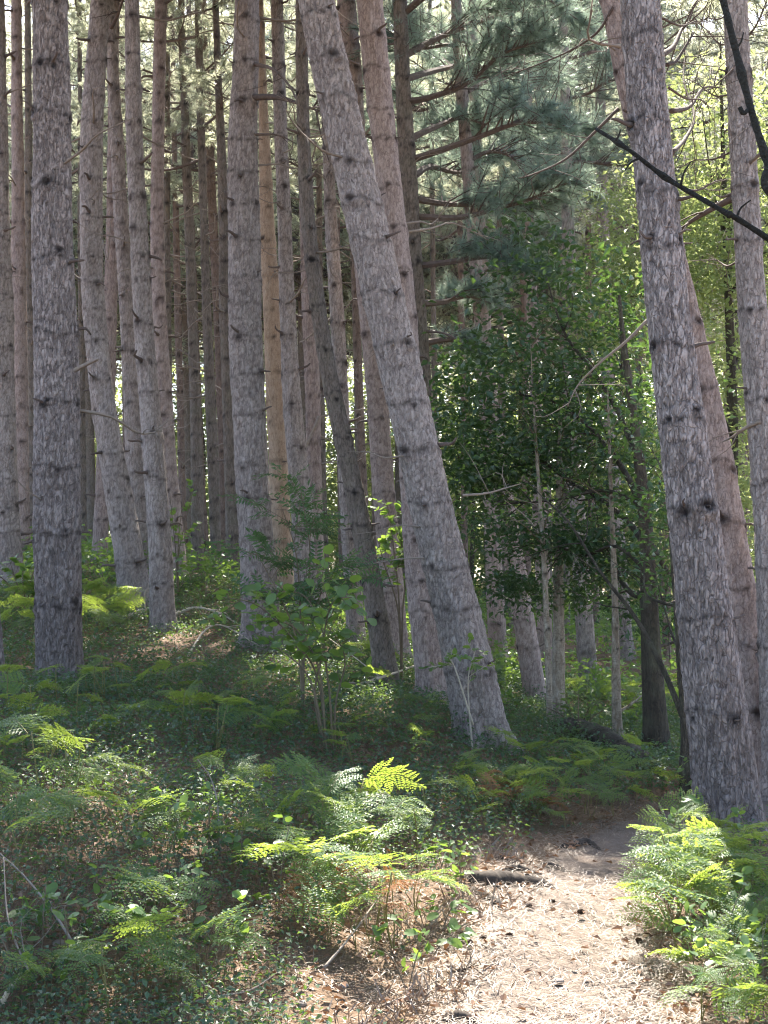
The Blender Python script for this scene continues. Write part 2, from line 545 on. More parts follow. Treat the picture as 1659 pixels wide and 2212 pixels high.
def height(x, y):
    x = np.asarray(x, float)
    y = np.asarray(y, float)
    sh = np.broadcast(x, y).shape
    xs = np.clip(np.broadcast_to(x, sh).ravel(), -150, 150) / 10
    ys = np.clip(np.broadcast_to(y, sh).ravel(), -100, 170) / 10
    out = np.zeros(len(xs))
    n = len(GP)
    for a in range(0, len(xs), 40000):
        X = np.stack([xs[a:a + 40000], ys[a:a + 40000]], -1)
        r2 = ((X[:, None] - GP[None, :, :2] / 10) ** 2).sum(-1)
        K = 0.5 * r2 * np.log(np.maximum(r2, 1e-12))
        out[a:a + 40000] = K @ _TW[:n] + _TW[n] + X @ _TW[n + 1:]
    xs, ys = xs * 10, ys * 10
    out += 0.018 * np.sin(xs * 3.1 + 1.3 * np.sin(ys * 2.3)) * np.cos(ys * 2.7 + xs) + 0.010 * np.sin(xs * 7.7 + ys * 3.3) * np.cos(ys * 8.1 - xs * 2.2)
    return out.reshape(sh)


def H(x, y):
    return float(height(np.array([x]), np.array([y]))[0])


def ground_hit(u, v):
    """where the sight line through (u, v) meets the ground"""
    ds = np.concatenate([np.linspace(3, 30, 271), np.linspace(30.5, 90, 120)])
    pts = np.array([at(u, v, d) for d in ds])
    g = height(pts[:, 0], pts[:, 1])
    below = np.nonzero(pts[:, 2] <= g)[0]
    i = below[0] if len(below) else len(ds) - 1
    p = pts[i].copy()
    p[2] = g[i]
    return p


# path centre line and half widths
PATH = np.array([(0.55, -4, .45), (0.75, 1.5, .45), (0.64, 3.5, .40), (0.66, 5.0, .39), (0.77, 6.0, .36), (0.98, 7.0, .34), (1.27, 7.9, .34), (1.75, 8.75, .42), (2.6, 9.5, .45), (4.2, 10.2, .45), (8, 11, .5)])
PC = curve(PATH, 160)


def path_dist(x, y):
    """signed distance outside the path edge"""
    x = np.asarray(x, float).ravel()
    y = np.asarray(y, float).ravel()
    d = np.sqrt((x[:, None] - PC[None, :, 0]) ** 2 + (y[:, None] - PC[None, :, 1]) ** 2) - PC[None, :, 2]
    return d.min(1)


def graded(lo, hi, c, s0, g):
    up, dn = [c], [c]
    s = s0
    while up[-1] < hi:
        up.append(up[-1] + s)
        s *= g
    s = s0
    while dn[-1] > lo:
        dn.append(dn[-1] - s)
        s *= g
    return np.array(dn[::-1][:-1] + up)


gx = graded(-400, 400, 0.6, 0.06, 1.035)
gy = graded(-300, 900, 6.5, 0.07, 1.034)
XX, YY = np.meshgrid(gx, gy)
ZZ = height(XX, YY)
pd = path_dist(XX, YY).reshape(XX.shape) if XX.size < 60000 else np.vstack([path_dist(XX[i], YY[i]) for i in range(len(gy))])
ZZ = ZZ - 0.05 * np.clip((0.02 - pd) / 0.1, 0, 1)
nx, ny = len(gx), len(gy)
i, j = np.meshgrid(np.arange(ny - 1), np.arange(nx - 1), indexing='ij')
a = i * nx + j
GF = np.stack([a, a + 1, a + nx + 1, a + nx], -1).reshape(-1, 4)
g = link('ground', build_mesh('ground', np.stack([XX, YY, ZZ], -1).reshape(-1, 3), GF, [M_GROUND]))
g['kind'] = 'structure'

pc = curve(PATH, 420)
tn = unit(np.gradient(pc[:, :2], axis=0))
nr = np.stack([-tn[:, 1], tn[:, 0]], -1)
K = 27
wv = np.linspace(-1, 1, K)
edge = 1.12 + 0.10 * np.sin(np.arange(420) * 0.37) * np.cos(np.arange(420) * 0.151 + 1) + 0.05 * np.sin(np.arange(420) * 1.3)
PX = pc[:, None, :2] + nr[:, None, :] * (wv[None, :] * (pc[:, 2] * edge)[:, None])[:, :, None]
PZ = height(PX[..., 0], PX[..., 1])
cup = 0.010 - 0.035 * np.abs(wv) ** 8 - 0.025 * (1 - wv ** 2)
PZ = PZ + cup[None, :] + 0.006 * np.sin(PX[..., 0] * 21 + 2 * np.sin(PX[..., 1] * 13)) * np.cos(PX[..., 1] * 17)
i, j = np.meshgrid(np.arange(419), np.arange(K - 1), indexing='ij')
a = i * K + j
PF = np.stack([a, a + K, a + K + 1, a + 1], -1).reshape(-1, 4)
p = link('path', build_mesh('path', np.concatenate([PX, PZ[..., None]], -1).reshape(-1, 3), PF, [M_PATH]))
p['kind'] = 'structure'


def surf(x, y):
    return height(x, y)


# ------------------------------------------------------------------ trunks
def smooth1(a, s):
    k = np.exp(-0.5 * (np.arange(-3 * s, 3 * s + 1) / max(s, 1)) ** 2)
    k /= k.sum()
    return np.convolve(np.pad(a, 3 * s, mode='edge'), k, 'valid')


def make_trunk(axis_pts, H_top, mat, seg, dz, plate=0.0, cw=0.034, ch=0.075, whorl=0.42, knot_r=0.03, knots=3, flare=1.22, rng=None, lump=0.012):
    """axis_pts: rows (x, y, z, radius) from base upwards. Returns mesh (local to base), base point, axis function, knot list"""
    rng = rng or R
    A = np.array(axis_pts, float)
    base = A[0, :3].copy()
    zt = A[-1, 2]
    # continue above the frame
    dir_top = (A[-1, :2] - A[-2, :2]) / (A[-1, 2] - A[-2, 2])
    ext = []
    for q in (0.25, 0.5, 0.75, 1.0):
        z = zt + (H_top - zt) * q
        ext.append([*(A[-1, :2] + dir_top * (z - zt) * (1 - 0.4 * q)), z, A[-1, 3] * (1 - 0.85 * q)])
    A = np.vstack([[*(A[0, :2] - (A[1, :2] - A[0, :2]) / max(A[1, 2] - A[0, 2], .1) * 0.3), A[0, 2] - 0.3, A[0, 3]], A, ext])
    zz = np.arange(A[0, 2], zt + 0.15, dz)
    zz = np.concatenate([zz, np.linspace(zt + 0.2, H_top, 26)])
    zf = np.arange(A[0, 2], H_top + 0.05, 0.05)
    sm = 10
    fx, fy, fr = (smooth1(np.interp(zf, A[:, 2], A[:, c]), sm) for c in (0, 1, 3))
    cx, cyy, rr = (np.interp(zz, zf, q) for q in (fx, fy, fr))
    hb = zz - base[2]
    rr = rr * (1 + (flare - 1) * np.exp(-np.clip(hb + 0.05, 0, None) / 0.16))
    th = np.linspace(0, 2 * math.pi, seg, endpoint=False)
    ph = rng.uniform(0, 6.28, 8)
    T, Z = np.meshgrid(th, zz)
    Rr = np.repeat(rr[:, None], seg, 1)
    # slow lumps and buttress ribs near the base
    wob = lump * (np.sin(2 * T + Z * 0.9 + ph[0]) + 0.7 * np.sin(3 * T - Z * 1.7 + ph[1]) + 0.5 * np.sin(5 * T + Z * 3.1 + ph[2])) * (Rr / 0.18)
    ribs = (0.05 * np.cos(5 * T + ph[3]) + 0.035 * np.cos(3 * T + ph[7])) * np.exp(-np.clip(Z - base[2], 0, None) / 0.17) * (Rr / 0.2)
    disp = wob + ribs
    crack = np.zeros_like(T)
    cell = np.zeros_like(T)
    rmean = float(np.mean(rr[:len(rr) // 2]))
    if plate > 0:
        nc = max(8, int(round(2 * math.pi * rmean / cw)))
        zrow0 = zz[0]
        jn = int((zz[-1] - zrow0) / ch) + 3
        jit = rng.uniform(-0.48, 0.48, (jn, nc, 2))
        hgt = rng.uniform(0, 1, (jn, nc))
        wz = 0.35 * np.sin(T * 7 + ph[4] + Z * 4) + 0.25 * np.sin(T * 13 - Z * 9 + ph[5])
        su = T / (2 * math.pi) * nc + 0.3 * np.sin(Z * 11 + ph[6]) + 0.2 * np.sin(Z * 29 + T * 5)
        sv = (Z - zrow0) / ch + wz
        I = np.floor(su).astype(int)
        J = np.floor(sv).astype(int)
        f1 = np.full(T.shape, 9.0)
        f2 = np.full(T.shape, 9.0)
        hc = np.zeros(T.shape)
        for dj in (-1, 0, 1):
            for di in (-1, 0, 1):
                ii = (I + di) % nc
                jj = np.clip(J + dj, 0, jn - 1)
                px = I + di + 0.5 + jit[jj, ii, 0] + 0.5 * (jj % 2)
                py = J + dj + 0.5 + jit[jj, ii, 1]
                d = np.hypot(su - px, sv - py)
                near = d < f1
                f2 = np.where(near, f1, np.minimum(f2, d))
                hc = np.where(near, hgt[jj, ii], hc)
                f1 = np.where(near, d, f1)
        e = np.clip((f2 - f1) / 0.30, 0, 1)
        e = e * e * (3 - 2 * e)
        fade = np.where(Z > zt + 0.1, 0, 1)
        disp = disp + fade * plate * (e - 0.7 + 0.7 * (hc - 0.5) + 0.25 * (sv - np.floor(sv) - 0.5))
        crack = (1 - e) * fade
        cell = hc * fade
    knot = np.zeros_like(T)
    klist = []
    z = base[2] + rng.uniform(0.5, 0.9)
    while z < zt + 0.3 and knots:
        n = rng.integers(max(1, knots - 1), knots + 2)
        t0 = rng.uniform(0, 6.28)
        for q in range(n):
            tk = (t0 + q * 6.283 / n + rng.normal(0, 0.35)) % 6.283
            zk = z + rng.normal(0, 0.035)
            kr = knot_r * rng.choice([.45, .6, .8, 1.0, 1.25])
            klist.append((tk, zk))
            dt = (T - tk + math.pi) % (2 * math.pi) - math.pi
            d2 = ((dt * Rr) / (kr * 1.15)) ** 2 + ((Z - zk) / kr) ** 2
            ring = np.exp(-(np.sqrt(d2) - 1.1) ** 2 / 0.25)
            core = np.exp(-d2 * 1.6)
            droop = np.exp(-((dt * Rr) / (kr * 1.5)) ** 2 - ((Z - zk + kr * 1.2) / (kr * 1.4)) ** 2)
            disp = disp + 0.35 * kr * (ring * 0.8 + droop * 0.6) - 0.3 * kr * core
            knot = np.maximum(knot, np.clip(core * rng.uniform(.95, 1.4) + 0.5 * ring * (Z > zk) + 0.3 * droop, 0, 1))
        knot = np.maximum(knot, 0.8 * np.exp(-((Z - z - 0.02 * np.sin(T * 3 + t0)) / (knot_r * 0.5)) ** 2) * (0.4 + 0.6 * np.sin(T * 4 + t0) ** 2))
        disp = disp + 0.004 * np.exp(-((Z - z) / 0.05) ** 2)
        z += whorl * rng.uniform(0.7, 1.35)
    Rr = Rr + disp
    V = np.stack([cx[:, None] + Rr * np.cos(T), cyy[:, None] + Rr * np.sin(T), Z], -1).reshape(-1, 3) - base
    m = len(zz)
    i, j = np.meshgrid(np.arange(m - 1), np.arange(seg), indexing='ij')
    a = i * seg + j
    b = i * seg + (j + 1) % seg
    F = np.stack([a, b, b + seg, a + seg], -1).reshape(-1, 4)
    me = build_mesh('trunk', V, F, [mat], attrs={'crack': crack.ravel(), 'cell': cell.ravel(), 'knot': knot.ravel()})

    def axis(z):
        return np.array([np.interp(z, zf, fx), np.interp(z, zf, fy), z]), float(np.interp(z, zf, fr))
    return me, base, axis, klist


# ------------------------------------------------------------------ needle branches shared between the pines
def needles(mb, P, D, n, nl, nw, mi, rng):
    """tuft of n needles at each point P along twig direction D"""
    P = np.repeat(P, n, 0)
    D = np.repeat(unit(D), n, 0)
    k = len(P)
    base = P - D * rng.uniform(0, nl * 1.3, (k, 1))
    dr = unit(D * 0.75 + rnd_dirs(k, rng) * 0.95 + np.array([0, 0, 0.12]))
    L = nl * rng.uniform(0.7, 1.15, (k, 1))
    s = unit(np.cross(dr, rnd_dirs(k, rng))) * nw * 0.5
    V = np.stack([base - s, base + s, base + dr * L - np.array([0, 0, 0.15]) * L * rng.uniform(0, 1, (k, 1))], 1).reshape(-1, 3)
    mb.add(V, np.arange(3 * k).reshape(-1, 3), mi)


def spray(points, r0, n_sec, sec_len, n_tuft, n_need, nl, nw, rng, start=0.3, seg=6, droop=0.15, third=0):
    mb = MB()
    P = curve(points, 18)
    Lt = np.linalg.norm(np.diff(P, axis=0), axis=1).sum()
    V, F = tube(P, r0 * np.linspace(1, 0.22, len(P)), seg)
    mb.add(V, F, 0)
    TP, TD = [P[-1]], [P[-1] - P[-2]]
    for q in range(n_sec):
        t = start + (1 - start) * (q + rng.uniform(0, 0.9)) / n_sec
        fi = t * (len(P) - 1)
        i0 = min(int(fi), len(P) - 2)
        p = P[i0] + (P[i0 + 1] - P[i0]) * (fi - i0)
        tang = unit(P[i0 + 1] - P[i0])
        side = unit(np.cross(tang, [0, 0, 1])) * (1 if q % 2 else -1)
        d = unit(tang * rng.uniform(0.5, 0.9) + side * rng.uniform(0.5, 1.0) + np.array([0, 0, rng.uniform(-0.15, 0.45)]))
        L = sec_len * rng.uniform(0.6, 1.1) * (1.15 - 0.65 * t)
        tip = p + d * L + np.array([0, 0, rng.uniform(-droop, droop) * L])
        mid = p + d * L * 0.5 + np.array([0, 0, 0.08 * L]) + rng.normal(0, 0.03, 3) * L
        C = curve([p, mid, tip], 6)
        V, F = tube(C, r0 * 0.28 * np.linspace(1, 0.4, 6), 3, cap=False)
        mb.add(V, F, 0)
        for w in range(n_tuft):
            s = 0.35 + 0.65 * (w + 1) / n_tuft
            fj = s * 5
            j0 = min(int(fj), 4)
            pp = C[j0] + (C[j0 + 1] - C[j0]) * (fj - j0)
            dd = unit(C[j0 + 1] - C[j0])
            if third and w < n_tuft - 1:
                d3 = unit(dd * 0.6 + rnd_dirs(1, rng)[0] * 0.8 + np.array([0, 0, 0.25]))
                p3 = pp + d3 * L * third * rng.uniform(0.5, 1.2)
                V, F = tube(np.array([pp, (pp + p3) / 2 + [0, 0, -0.01], p3]), r0 * 0.12, 3, cap=False)
                mb.add(V, F, 0)
                TP.append(p3)
                TD.append(d3)
            TP.append(pp)
            TD.append(dd)
    needles(mb, np.array(TP), np.array(TD), n_need, nl, nw, 1, rng)
    return mb


PINE_BRANCH, PINE_BRANCH_B = [], []
for q in range(5):
    rg = np.random.default_rng(100 + q)
    bend = rg.uniform(-0.12, 0.22)
    mb = spray([(0, 0, 0), (0.7, rg.normal(0, .06), -0.04 + bend * .3), (1.4, rg.normal(0, .1), bend * .7), (2.1, rg.normal(0, .15), bend + 0.1)],
               0.028, 17, 0.95, 4, 34, 0.11, 0.0095, rg, start=0.2, third=0.35)
    PINE_BRANCH.append(mb.mesh('branch', [M_WOOD, M_NEEDLE], smooth=False))
    me2 = PINE_BRANCH[-1].copy()
    me2.materials[1] = M_NEEDLE_BLUE
    PINE_BRANCH_B.append(me2)

DEAD = []
for q in range(6):
    rg = np.random.default_rng(200 + q)
    mb = MB()
    P = curve([(0, 0, 0), (0.33, rg.normal(0, .03), rg.normal(.02, .03)), (0.66, rg.normal(0, .07), rg.normal(.0, .06)), (1, rg.normal(0, .1), rg.normal(-.03, .12))], 10)
    mb.add(*tube(P, 0.016 * np.linspace(1, 0.25, 10), 5))
    for w in range(rg.integers(2, 6)):
        i0 = rg.integers(3, 9)
        d = unit(np.array([rg.uniform(.3, .8), rg.choice([-1, 1]) * rg.uniform(.3, .8), rg.normal(0, .4)]))
        L = rg.uniform(.12, .4)
        C = curve([P[i0], P[i0] + d * L * .5 + rg.normal(0, .02, 3), P[i0] + d * L + rg.normal(0, .03, 3)], 5)
        mb.add(*tube(C, 0.006 * np.linspace(1, .4, 5), 3))
    DEAD.append(mb.mesh('dead_branch', [M_DEAD]))
STUB = []
for q in range(4):
    rg = np.random.default_rng(230 + q)
    P = curve([(-0.05, 0, 0), (0.3, 0, .05), (0.7, rg.normal(0, .08), .12), (1, rg.normal(0, .12), rg.uniform(.05, .4))], 7)
    V, F = tube(P, np.array([.16, .12, .10, .09, .08, .07, .05]), 6)
    STUB.append(MB().add(V, F).mesh('branch_stub', [M_WOOD]))

# parts of the ground that the sun reaches through gaps in the canopy: (x, y, rx, ry)
LIT = [(0.75, 5.3, 0.95, 1.15), (0.95, 6.9, 0.75, 1.1), (1.55, 6.6, 0.7, 1.5), (-0.05, 6.4, 0.65, 0.75), (1.5, 8.0, 0.5, 0.6),
       (-1.6, 6.9, 0.28, 0.4), (-1.25, 5.05, 0.25, 0.25), (-0.75, 5.6, 0.16, 0.2), (-1.75, 8.1, 0.2, 0.25), (0.9, 13.5, 0.5, 0.5), (-4.5, 19.0, 1.5, 2.0), (1.5, 17.2, 0.5, 0.7),
       (1.3, 11.6, 0.8, 0.6), (0.8, 10.3, 0.35, 0.3), (2.3, 13.8, 0.8, 0.6), (1.0, 9.8, 0.5, 0.35), (1.8, 10.6, 0.5, 0.4), (2.8, 17.0, 1.2, 1.2), (3.6, 20.0, 1.5, 1.5), (-3.9, 14.6, 0.7, 0.7), (-2.5, 16.2, 0.5, 0.5), (-0.6, 14.8, 0.35, 0.4)]


def in_lit(p, pad=0.25):
    g0 = 0.3
    x = p[0] - SDIR[0] / SDIR[2] * (p[2] - g0)
    y = p[1] - SDIR[1] / SDIR[2] * (p[2] - g0)
    return any(((x - a) / (rx + pad)) ** 2 + ((y - b) / (ry + pad)) ** 2 < 1 for a, b, rx, ry in LIT)


def pine_crown(t, base, axis, z0, z1, n, rng, size=1.0, blue=False, clear=True):
    az = rng.uniform(0, 6.28)
    for q in range(n):
        f = (q + rng.uniform(0, .8)) / n
        z = z0 + (z1 - z0) * f
        az += 2.4 + rng.normal(0, .3)
        p, r = axis(z)
        s = size * (1.15 - 0.75 * f) * rng.uniform(.8, 1.2)
        el = rng.uniform(-0.15, 0.25) + 0.5 * f
        d = np.array([math.cos(az) * math.cos(el), math.sin(az) * math.cos(el), math.sin(el)])
        if clear and any(in_lit(p + d * L * s, 0.45 * s) for L in (0.5, 1.0, 1.5, 2.0)):
            continue
        me = (PINE_BRANCH_B if blue else PINE_BRANCH)[rng.integers(5)]
        link('branch', me, t, axes(p - base, d, s=s, roll=rng.normal(0, .3)))


FAR_CROWN = []
for q in range(4):
    rg = np.random.default_rng(150 + q)
    mb = MB()
    az = 0.0
    for w in range(80):
        f = (w + rg.uniform(0, .8)) / 80
        az += 2.4 + rg.normal(0, .3)
        el = rg.uniform(-.2, .25) + .5 * f
        sz = (1.2 - .75 * f) * rg.uniform(.8, 1.25) * 2.1
        bend = rg.uniform(-.12, .22)
        b1 = spray([(0, 0, 0), (0.7, rg.normal(0, .06), -0.04 + bend * .3), (1.4, rg.normal(0, .1), bend * .7), (2.1, rg.normal(0, .15), bend + 0.1)],
                   0.02, 13, 0.95, 3, 9, 0.12, 0.019, rg, start=0.2, third=0.35, seg=3)
        Mx = np.array(axes((0, 0, f * 10), (math.cos(az) * math.cos(el), math.sin(az) * math.cos(el), math.sin(el)), s=sz, roll=rg.normal(0, .3)))
        Vb = np.vstack(b1.V) @ Mx[:3, :3].T + Mx[:3, 3]
        off = mb.n
        mb.V.append(Vb)
        mb.F.append(np.vstack(b1.F) + off)
        mb.M.append(np.concatenate(b1.M))
        mb.n += len(Vb)
    FAR_CROWN.append(mb.mesh('crown', [M_WOOD, M_NEEDLE], smooth=False))


def stubs(t, base, axis, klist, n, rng, lo=.05, hi=.16):
    if not klist:
        return
    for q in rng.choice(len(klist), min(n, len(klist)), replace=False):
        tk, zk = klist[q]
        p, r = axis(zk)
        d = np.array([math.cos(tk), math.sin(tk), rng.uniform(-.1, .35)])
        link('branch_stub', STUB[rng.integers(4)], t, axes(p - base + d * r * 0.92, d, s=rng.uniform(lo, hi), roll=rng.uniform(0, 6.28)))


def dead_branches(t, base, axis, z0, z1, n, rng, lo=.4, hi=1.3):
    for q in range(n):
        z = rng.uniform(z0, z1)
        az = rng.uniform(0, 6.28)
        p, r = axis(z)
        d = np.array([math.cos(az), math.sin(az), rng.uniform(-.35, .3)])
        link('dead_branch', DEAD[rng.integers(6)], t, axes(p - base + unit(d) * r * 0.8, d, s=rng.uniform(lo, hi), roll=rng.uniform(0, 6.28)))


def bare_limb(t, base, pts, r0, mat=None, twigs=4, rng=None, name='limb', r1=0.25):
    """one limb through world points"""
    rng = rng or R
    P = curve(pts, 22)
    mb = MB()
    mb.add(*tube(P - base, r0 * np.linspace(1, r1, 22), 7))
    for w in range(twigs):
        i0 = rng.integers(6, 21)
        d = unit(unit(P[i0] - P[i0 - 1]) * rng.uniform(.3, .9) + rnd_dirs(1, rng)[0] * .7)
        L = rng.uniform(.2, .6)
        C = curve([P[i0], P[i0] + d * L * .5 + rng.normal(0, .04, 3), P[i0] + d * L + rng.normal(0, .07, 3)], 6)
        mb.add(*tube(C - base, r0 * 0.3 * np.linspace(1, .4, 6), 4))
    return link(name, mb.mesh(name, [mat or M_WOOD]), t)


TREES = {}
TOPS = {}


def pine(key, d, pts, label, H_top, mat=M_BARK, fine=True, z0=None, nb=16, dead=6, nstub=10, name='pine_tree', group=None, size=1.0,
         plate=0.0, knots=3, whorl=0.42, seed=0, blue=False, knot_r=0.03, dead_lo=4.0, cw=.034, ch=.075, lean_y=0.0, clear=True, far=False):
    """pts: rows (u, v, width in px) from the base upwards, read at distance d"""
    rng = np.random.default_rng(1000 + seed)
    A = []
    for u, v, w in pts:
        p = at(u, v, d)
        A.append([p[0], p[1], p[2], 0.5 * w * d / FPX])
    gz = H(A[0][0], A[0][1])
    A[0][2] = min(A[0][2], gz)
    if A[0][2] < gz - 0.4:
        A[0][2] = gz - 0.1
    A = np.array(A)
    A[:, 1] += lean_y * (A[:, 2] - A[0, 2])
    if d < 11:
        seg, dz = 88, 0.014
    elif d < 15:
        seg, dz = 64, 0.020
    elif d < 20:
        seg, dz = 38, 0.032
    elif d < 35:
        seg, dz = 14, 0.06
    else:
        seg, dz = 10, 0.25
    me, base, axis, kl = make_trunk(A, H_top, mat, seg, dz, plate=plate, rng=rng, knots=knots, whorl=whorl, knot_r=knot_r, cw=cw, ch=ch)
    t = thing(name, label, 'tree', base, group)
    link('trunk', me, t)
    zfr = at(830, 0, d)[2]
    z0 = z0 if z0 is not None else zfr + 0.8
    if far:
        p_, r_ = axis(z0)
        link('crown', FAR_CROWN[seed % 4], t, Matrix.Translation(Vector(p_ - base)) @ Matrix.Rotation(seed * 1.7, 4, 'Z') @ Matrix.Diagonal((1, 1, (H_top - z0) / 10, 1)))
    else:
      pine_crown(t, base, axis, max(z0, 5.0), H_top - 0.3, int(nb * (2.1 if clear else 1.0)), rng, size, blue, clear)
    stubs(t, base, axis, kl, nstub * 2, rng, .04 + .002 * d, .10 + .006 * d)
    if dead:
        dead_branches(t, base, axis, base[2] + dead_lo, max(z0, zfr), dead, rng, .4, 1.2)
    TREES[key] = (t, base, axis)
    TOPS[key] = (d, H_top)
    return t, base, axis

# ------------------------------------------------------------------ the pines in the photograph
G_MID = 'pines standing in the middle distance'
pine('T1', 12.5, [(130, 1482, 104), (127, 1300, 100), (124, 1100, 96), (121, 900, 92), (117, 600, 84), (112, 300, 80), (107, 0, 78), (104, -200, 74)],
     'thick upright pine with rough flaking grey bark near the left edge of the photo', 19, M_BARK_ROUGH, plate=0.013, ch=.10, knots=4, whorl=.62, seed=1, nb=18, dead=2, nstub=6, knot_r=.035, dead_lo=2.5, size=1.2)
pine('T13', 11.5, [(1042, 1600, 112), (1028, 1500, 106), (967, 1230, 102), (922, 1050, 98), (888, 900, 94), (848, 730, 92), (808, 560, 90), (770, 400, 84), (738, 240, 79), (700, 80, 76), (682, 0, 75), (640, -200, 70)],
     'thick pine leaning strongly left in the centre with its base beside the path bend', 18, M_BARK, plate=0.012, ch=.09, knots=3, whorl=.42, seed=2, nb=16, dead=2, nstub=12, knot_r=.034, size=1.2)
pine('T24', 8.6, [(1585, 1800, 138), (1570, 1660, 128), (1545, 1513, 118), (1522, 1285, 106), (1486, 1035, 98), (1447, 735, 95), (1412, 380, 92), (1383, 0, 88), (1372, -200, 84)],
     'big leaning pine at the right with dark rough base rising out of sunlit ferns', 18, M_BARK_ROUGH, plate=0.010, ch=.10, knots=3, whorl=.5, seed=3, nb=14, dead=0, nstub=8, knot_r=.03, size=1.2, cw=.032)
pine('T25', 10.4, [(1660, 1700, 96), (1625, 1480, 88), (1590, 1280, 84), (1560, 1100, 80), (1528, 930, 76), (1492, 740, 70), (1440, 500, 64), (1385, 300, 56), (1335, 100, 46), (1312, 0, 42), (1290, -150, 38)],
     'pale leaning pine half hidden behind the big right-hand pine and crossing it', 16, M_BARK_RED, plate=0.007, knots=3, whorl=.5, seed=4, nb=12, dead=2, nstub=10)
pine('T26', 10.0, [(1700, 1690, 88), (1670, 1150, 74), (1648, 900, 66), (1622, 620, 60), (1603, 300, 57), (1586, 0, 54), (1575, -200, 52)],
     'pine at the right edge of the photo whose base is out of sight', 17, M_BARK, plate=0.007, knots=3, whorl=.5, seed=5, nb=12, dead=2, nstub=8)
pine('T6', 15.8, [(566, 1398, 86), (555, 1200, 80), (545, 1000, 76), (534, 820, 72), (526, 600, 68), (525, 350, 62), (530, 150, 56), (533, 0, 53), (534, -150, 50)],
     'straight pinkish grey pine rising behind the round-leaved shrub left of centre', 19, M_BARK, plate=0.007, knots=3, whorl=.45, seed=6, nb=22, dead=3, nstub=12, size=1.2)
pine('T2', 18.2, [(298, 1314, 68), (285, 1230, 62), (265, 1120, 60), (243, 1000, 58), (222, 860, 56), (202, 680, 50), (194, 500, 47), (198, 300, 46), (208, 120, 43), (216, 0, 40), (222, -120, 38)],
     'pine with a curved trunk bowing left, just right of the thick left pine', 19, M_BARK, plate=0.006, knots=3, seed=7, nb=22, dead=5, nstub=14, size=1.2)
pine('T3', 16.5, [(351, 1368, 52), (346, 1200, 50), (338, 1050, 50), (325, 900, 48), (313, 720, 44), (300, 540, 38), (292, 350, 34), (287, 150, 31), (285, 0, 30), (284, -120, 29)],
     'slim pine with fallen pale branches around its foot left of centre', 18, M_BARK, plate=0.006, knots=3, seed=8, nb=20, dead=5, nstub=14)
pine('T14', 13.5, [(938, 1518, 60), (910, 1300, 56), (893, 1050, 56), (880, 800, 56), (868, 600, 57), (842, 400, 56), (818, 200, 56), (797, 0, 54), (786, -150, 52)],
     'pale pine passing behind the strongly leaning centre pine', 19, M_BARK_RED, plate=0.007, knots=3, seed=9, nb=16, dead=4, nstub=12)
pine('T11', 14.2, [(838, 1488, 52), (815, 1330, 42), (790, 1180, 42), (768, 1060, 40), (735, 920, 40), (706, 800, 38), (682, 650, 36), (663, 480, 32), (655, 300, 27), (650, 0, 22), (650, -120, 20)],
     'dark slender leaning pine with a curved trunk left of the big leaning one', 16, M_BARK_DARK, plate=0.004, knots=2, seed=10, nb=10, dead=8, nstub=8, blue=True)
pine('T15', 17.0, [(853, 1424, 56), (845, 1250, 52), (825, 1000, 50), (812, 800, 48), (790, 600, 46), (768, 300, 44), (748, 0, 42), (740, -120, 40)],
     'reddish pine showing between the dark slender pine and the big leaning one', 18, M_BARK_RED, plate=0.005, knots=2, seed=11, nb=18, dead=6, nstub=8)
pine('T8', 21.0, [(612, 1300, 46), (606, 1100, 44), (598, 900, 43), (588, 700, 38), (576, 450, 30), (567, 200, 20), (562, 0, 14), (560, -100, 12)],
     'smooth orange-barked pine close behind the straight pinkish one', 17, M_BARK_ORANGE, plate=0.0, knots=2, seed=12, nb=16, dead=6, nstub=6)
pine('T9', 19.5, [(668, 1330, 48), (655, 1150, 44), (640, 980, 41), (628, 820, 38), (618, 600, 34), (611, 400, 30), (604, 200, 27), (598, 0, 24), (596, -100, 22)],
     'grey pine directly right of the orange-barked one, its foot behind the feathery sapling', 18, M_BARK, plate=0.005, knots=3, seed=13, nb=18, dead=8, nstub=10)
pine('T10', 20.5, [(688, 1300, 38), (682, 1150, 34), (677, 900, 32), (668, 700, 29), (660, 450, 26), (652, 200, 22), (648, 0, 20), (646, -100, 19)],
     'thin reddish pine with many short dead twigs on both sides of its trunk', 17, M_BARK_RED, plate=0.0, knots=3, whorl=.34, seed=14, nb=16, dead=16, nstub=14, dead_lo=1.0)
pine('T12', 17.5, [(770, 1402, 40), (757, 1200, 36), (745, 1000, 33), (735, 800, 31), (722, 600, 28), (712, 400, 24), (704, 200, 20), (698, 0, 18), (695, -100, 17)],
     'thin grey pine crossing behind the dark slender leaning one', 17, M_BARK, plate=0.004, knots=3, seed=15, nb=14, dead=10, nstub=8, blue=True)
pine('T4', 24.0, [(216, 1215, 34), (222, 1050, 34), (232, 850, 31), (240, 650, 28), (244, 400, 26), (245, 200, 24), (246, 0, 22), (246, -100, 21)],
     'thin reddish pine seen just right of the curved pine in its upper half', 18, M_BARK_RED, plate=0.0, knots=3, seed=16, nb=20, dead=8, nstub=10, size=1.2)
pine('T4b', 22.0, [(310, 1265, 44), (298, 1100, 42), (290, 950, 40), (280, 780, 37), (267, 560, 32), (255, 350, 28), (243, 150, 25), (236, 0, 22), (232, -100, 20)],
     'pine leaning left behind the slim one with pale branches at its foot', 18, M_BARK, plate=0.004, knots=3, seed=17, nb=20, dead=10, nstub=12)
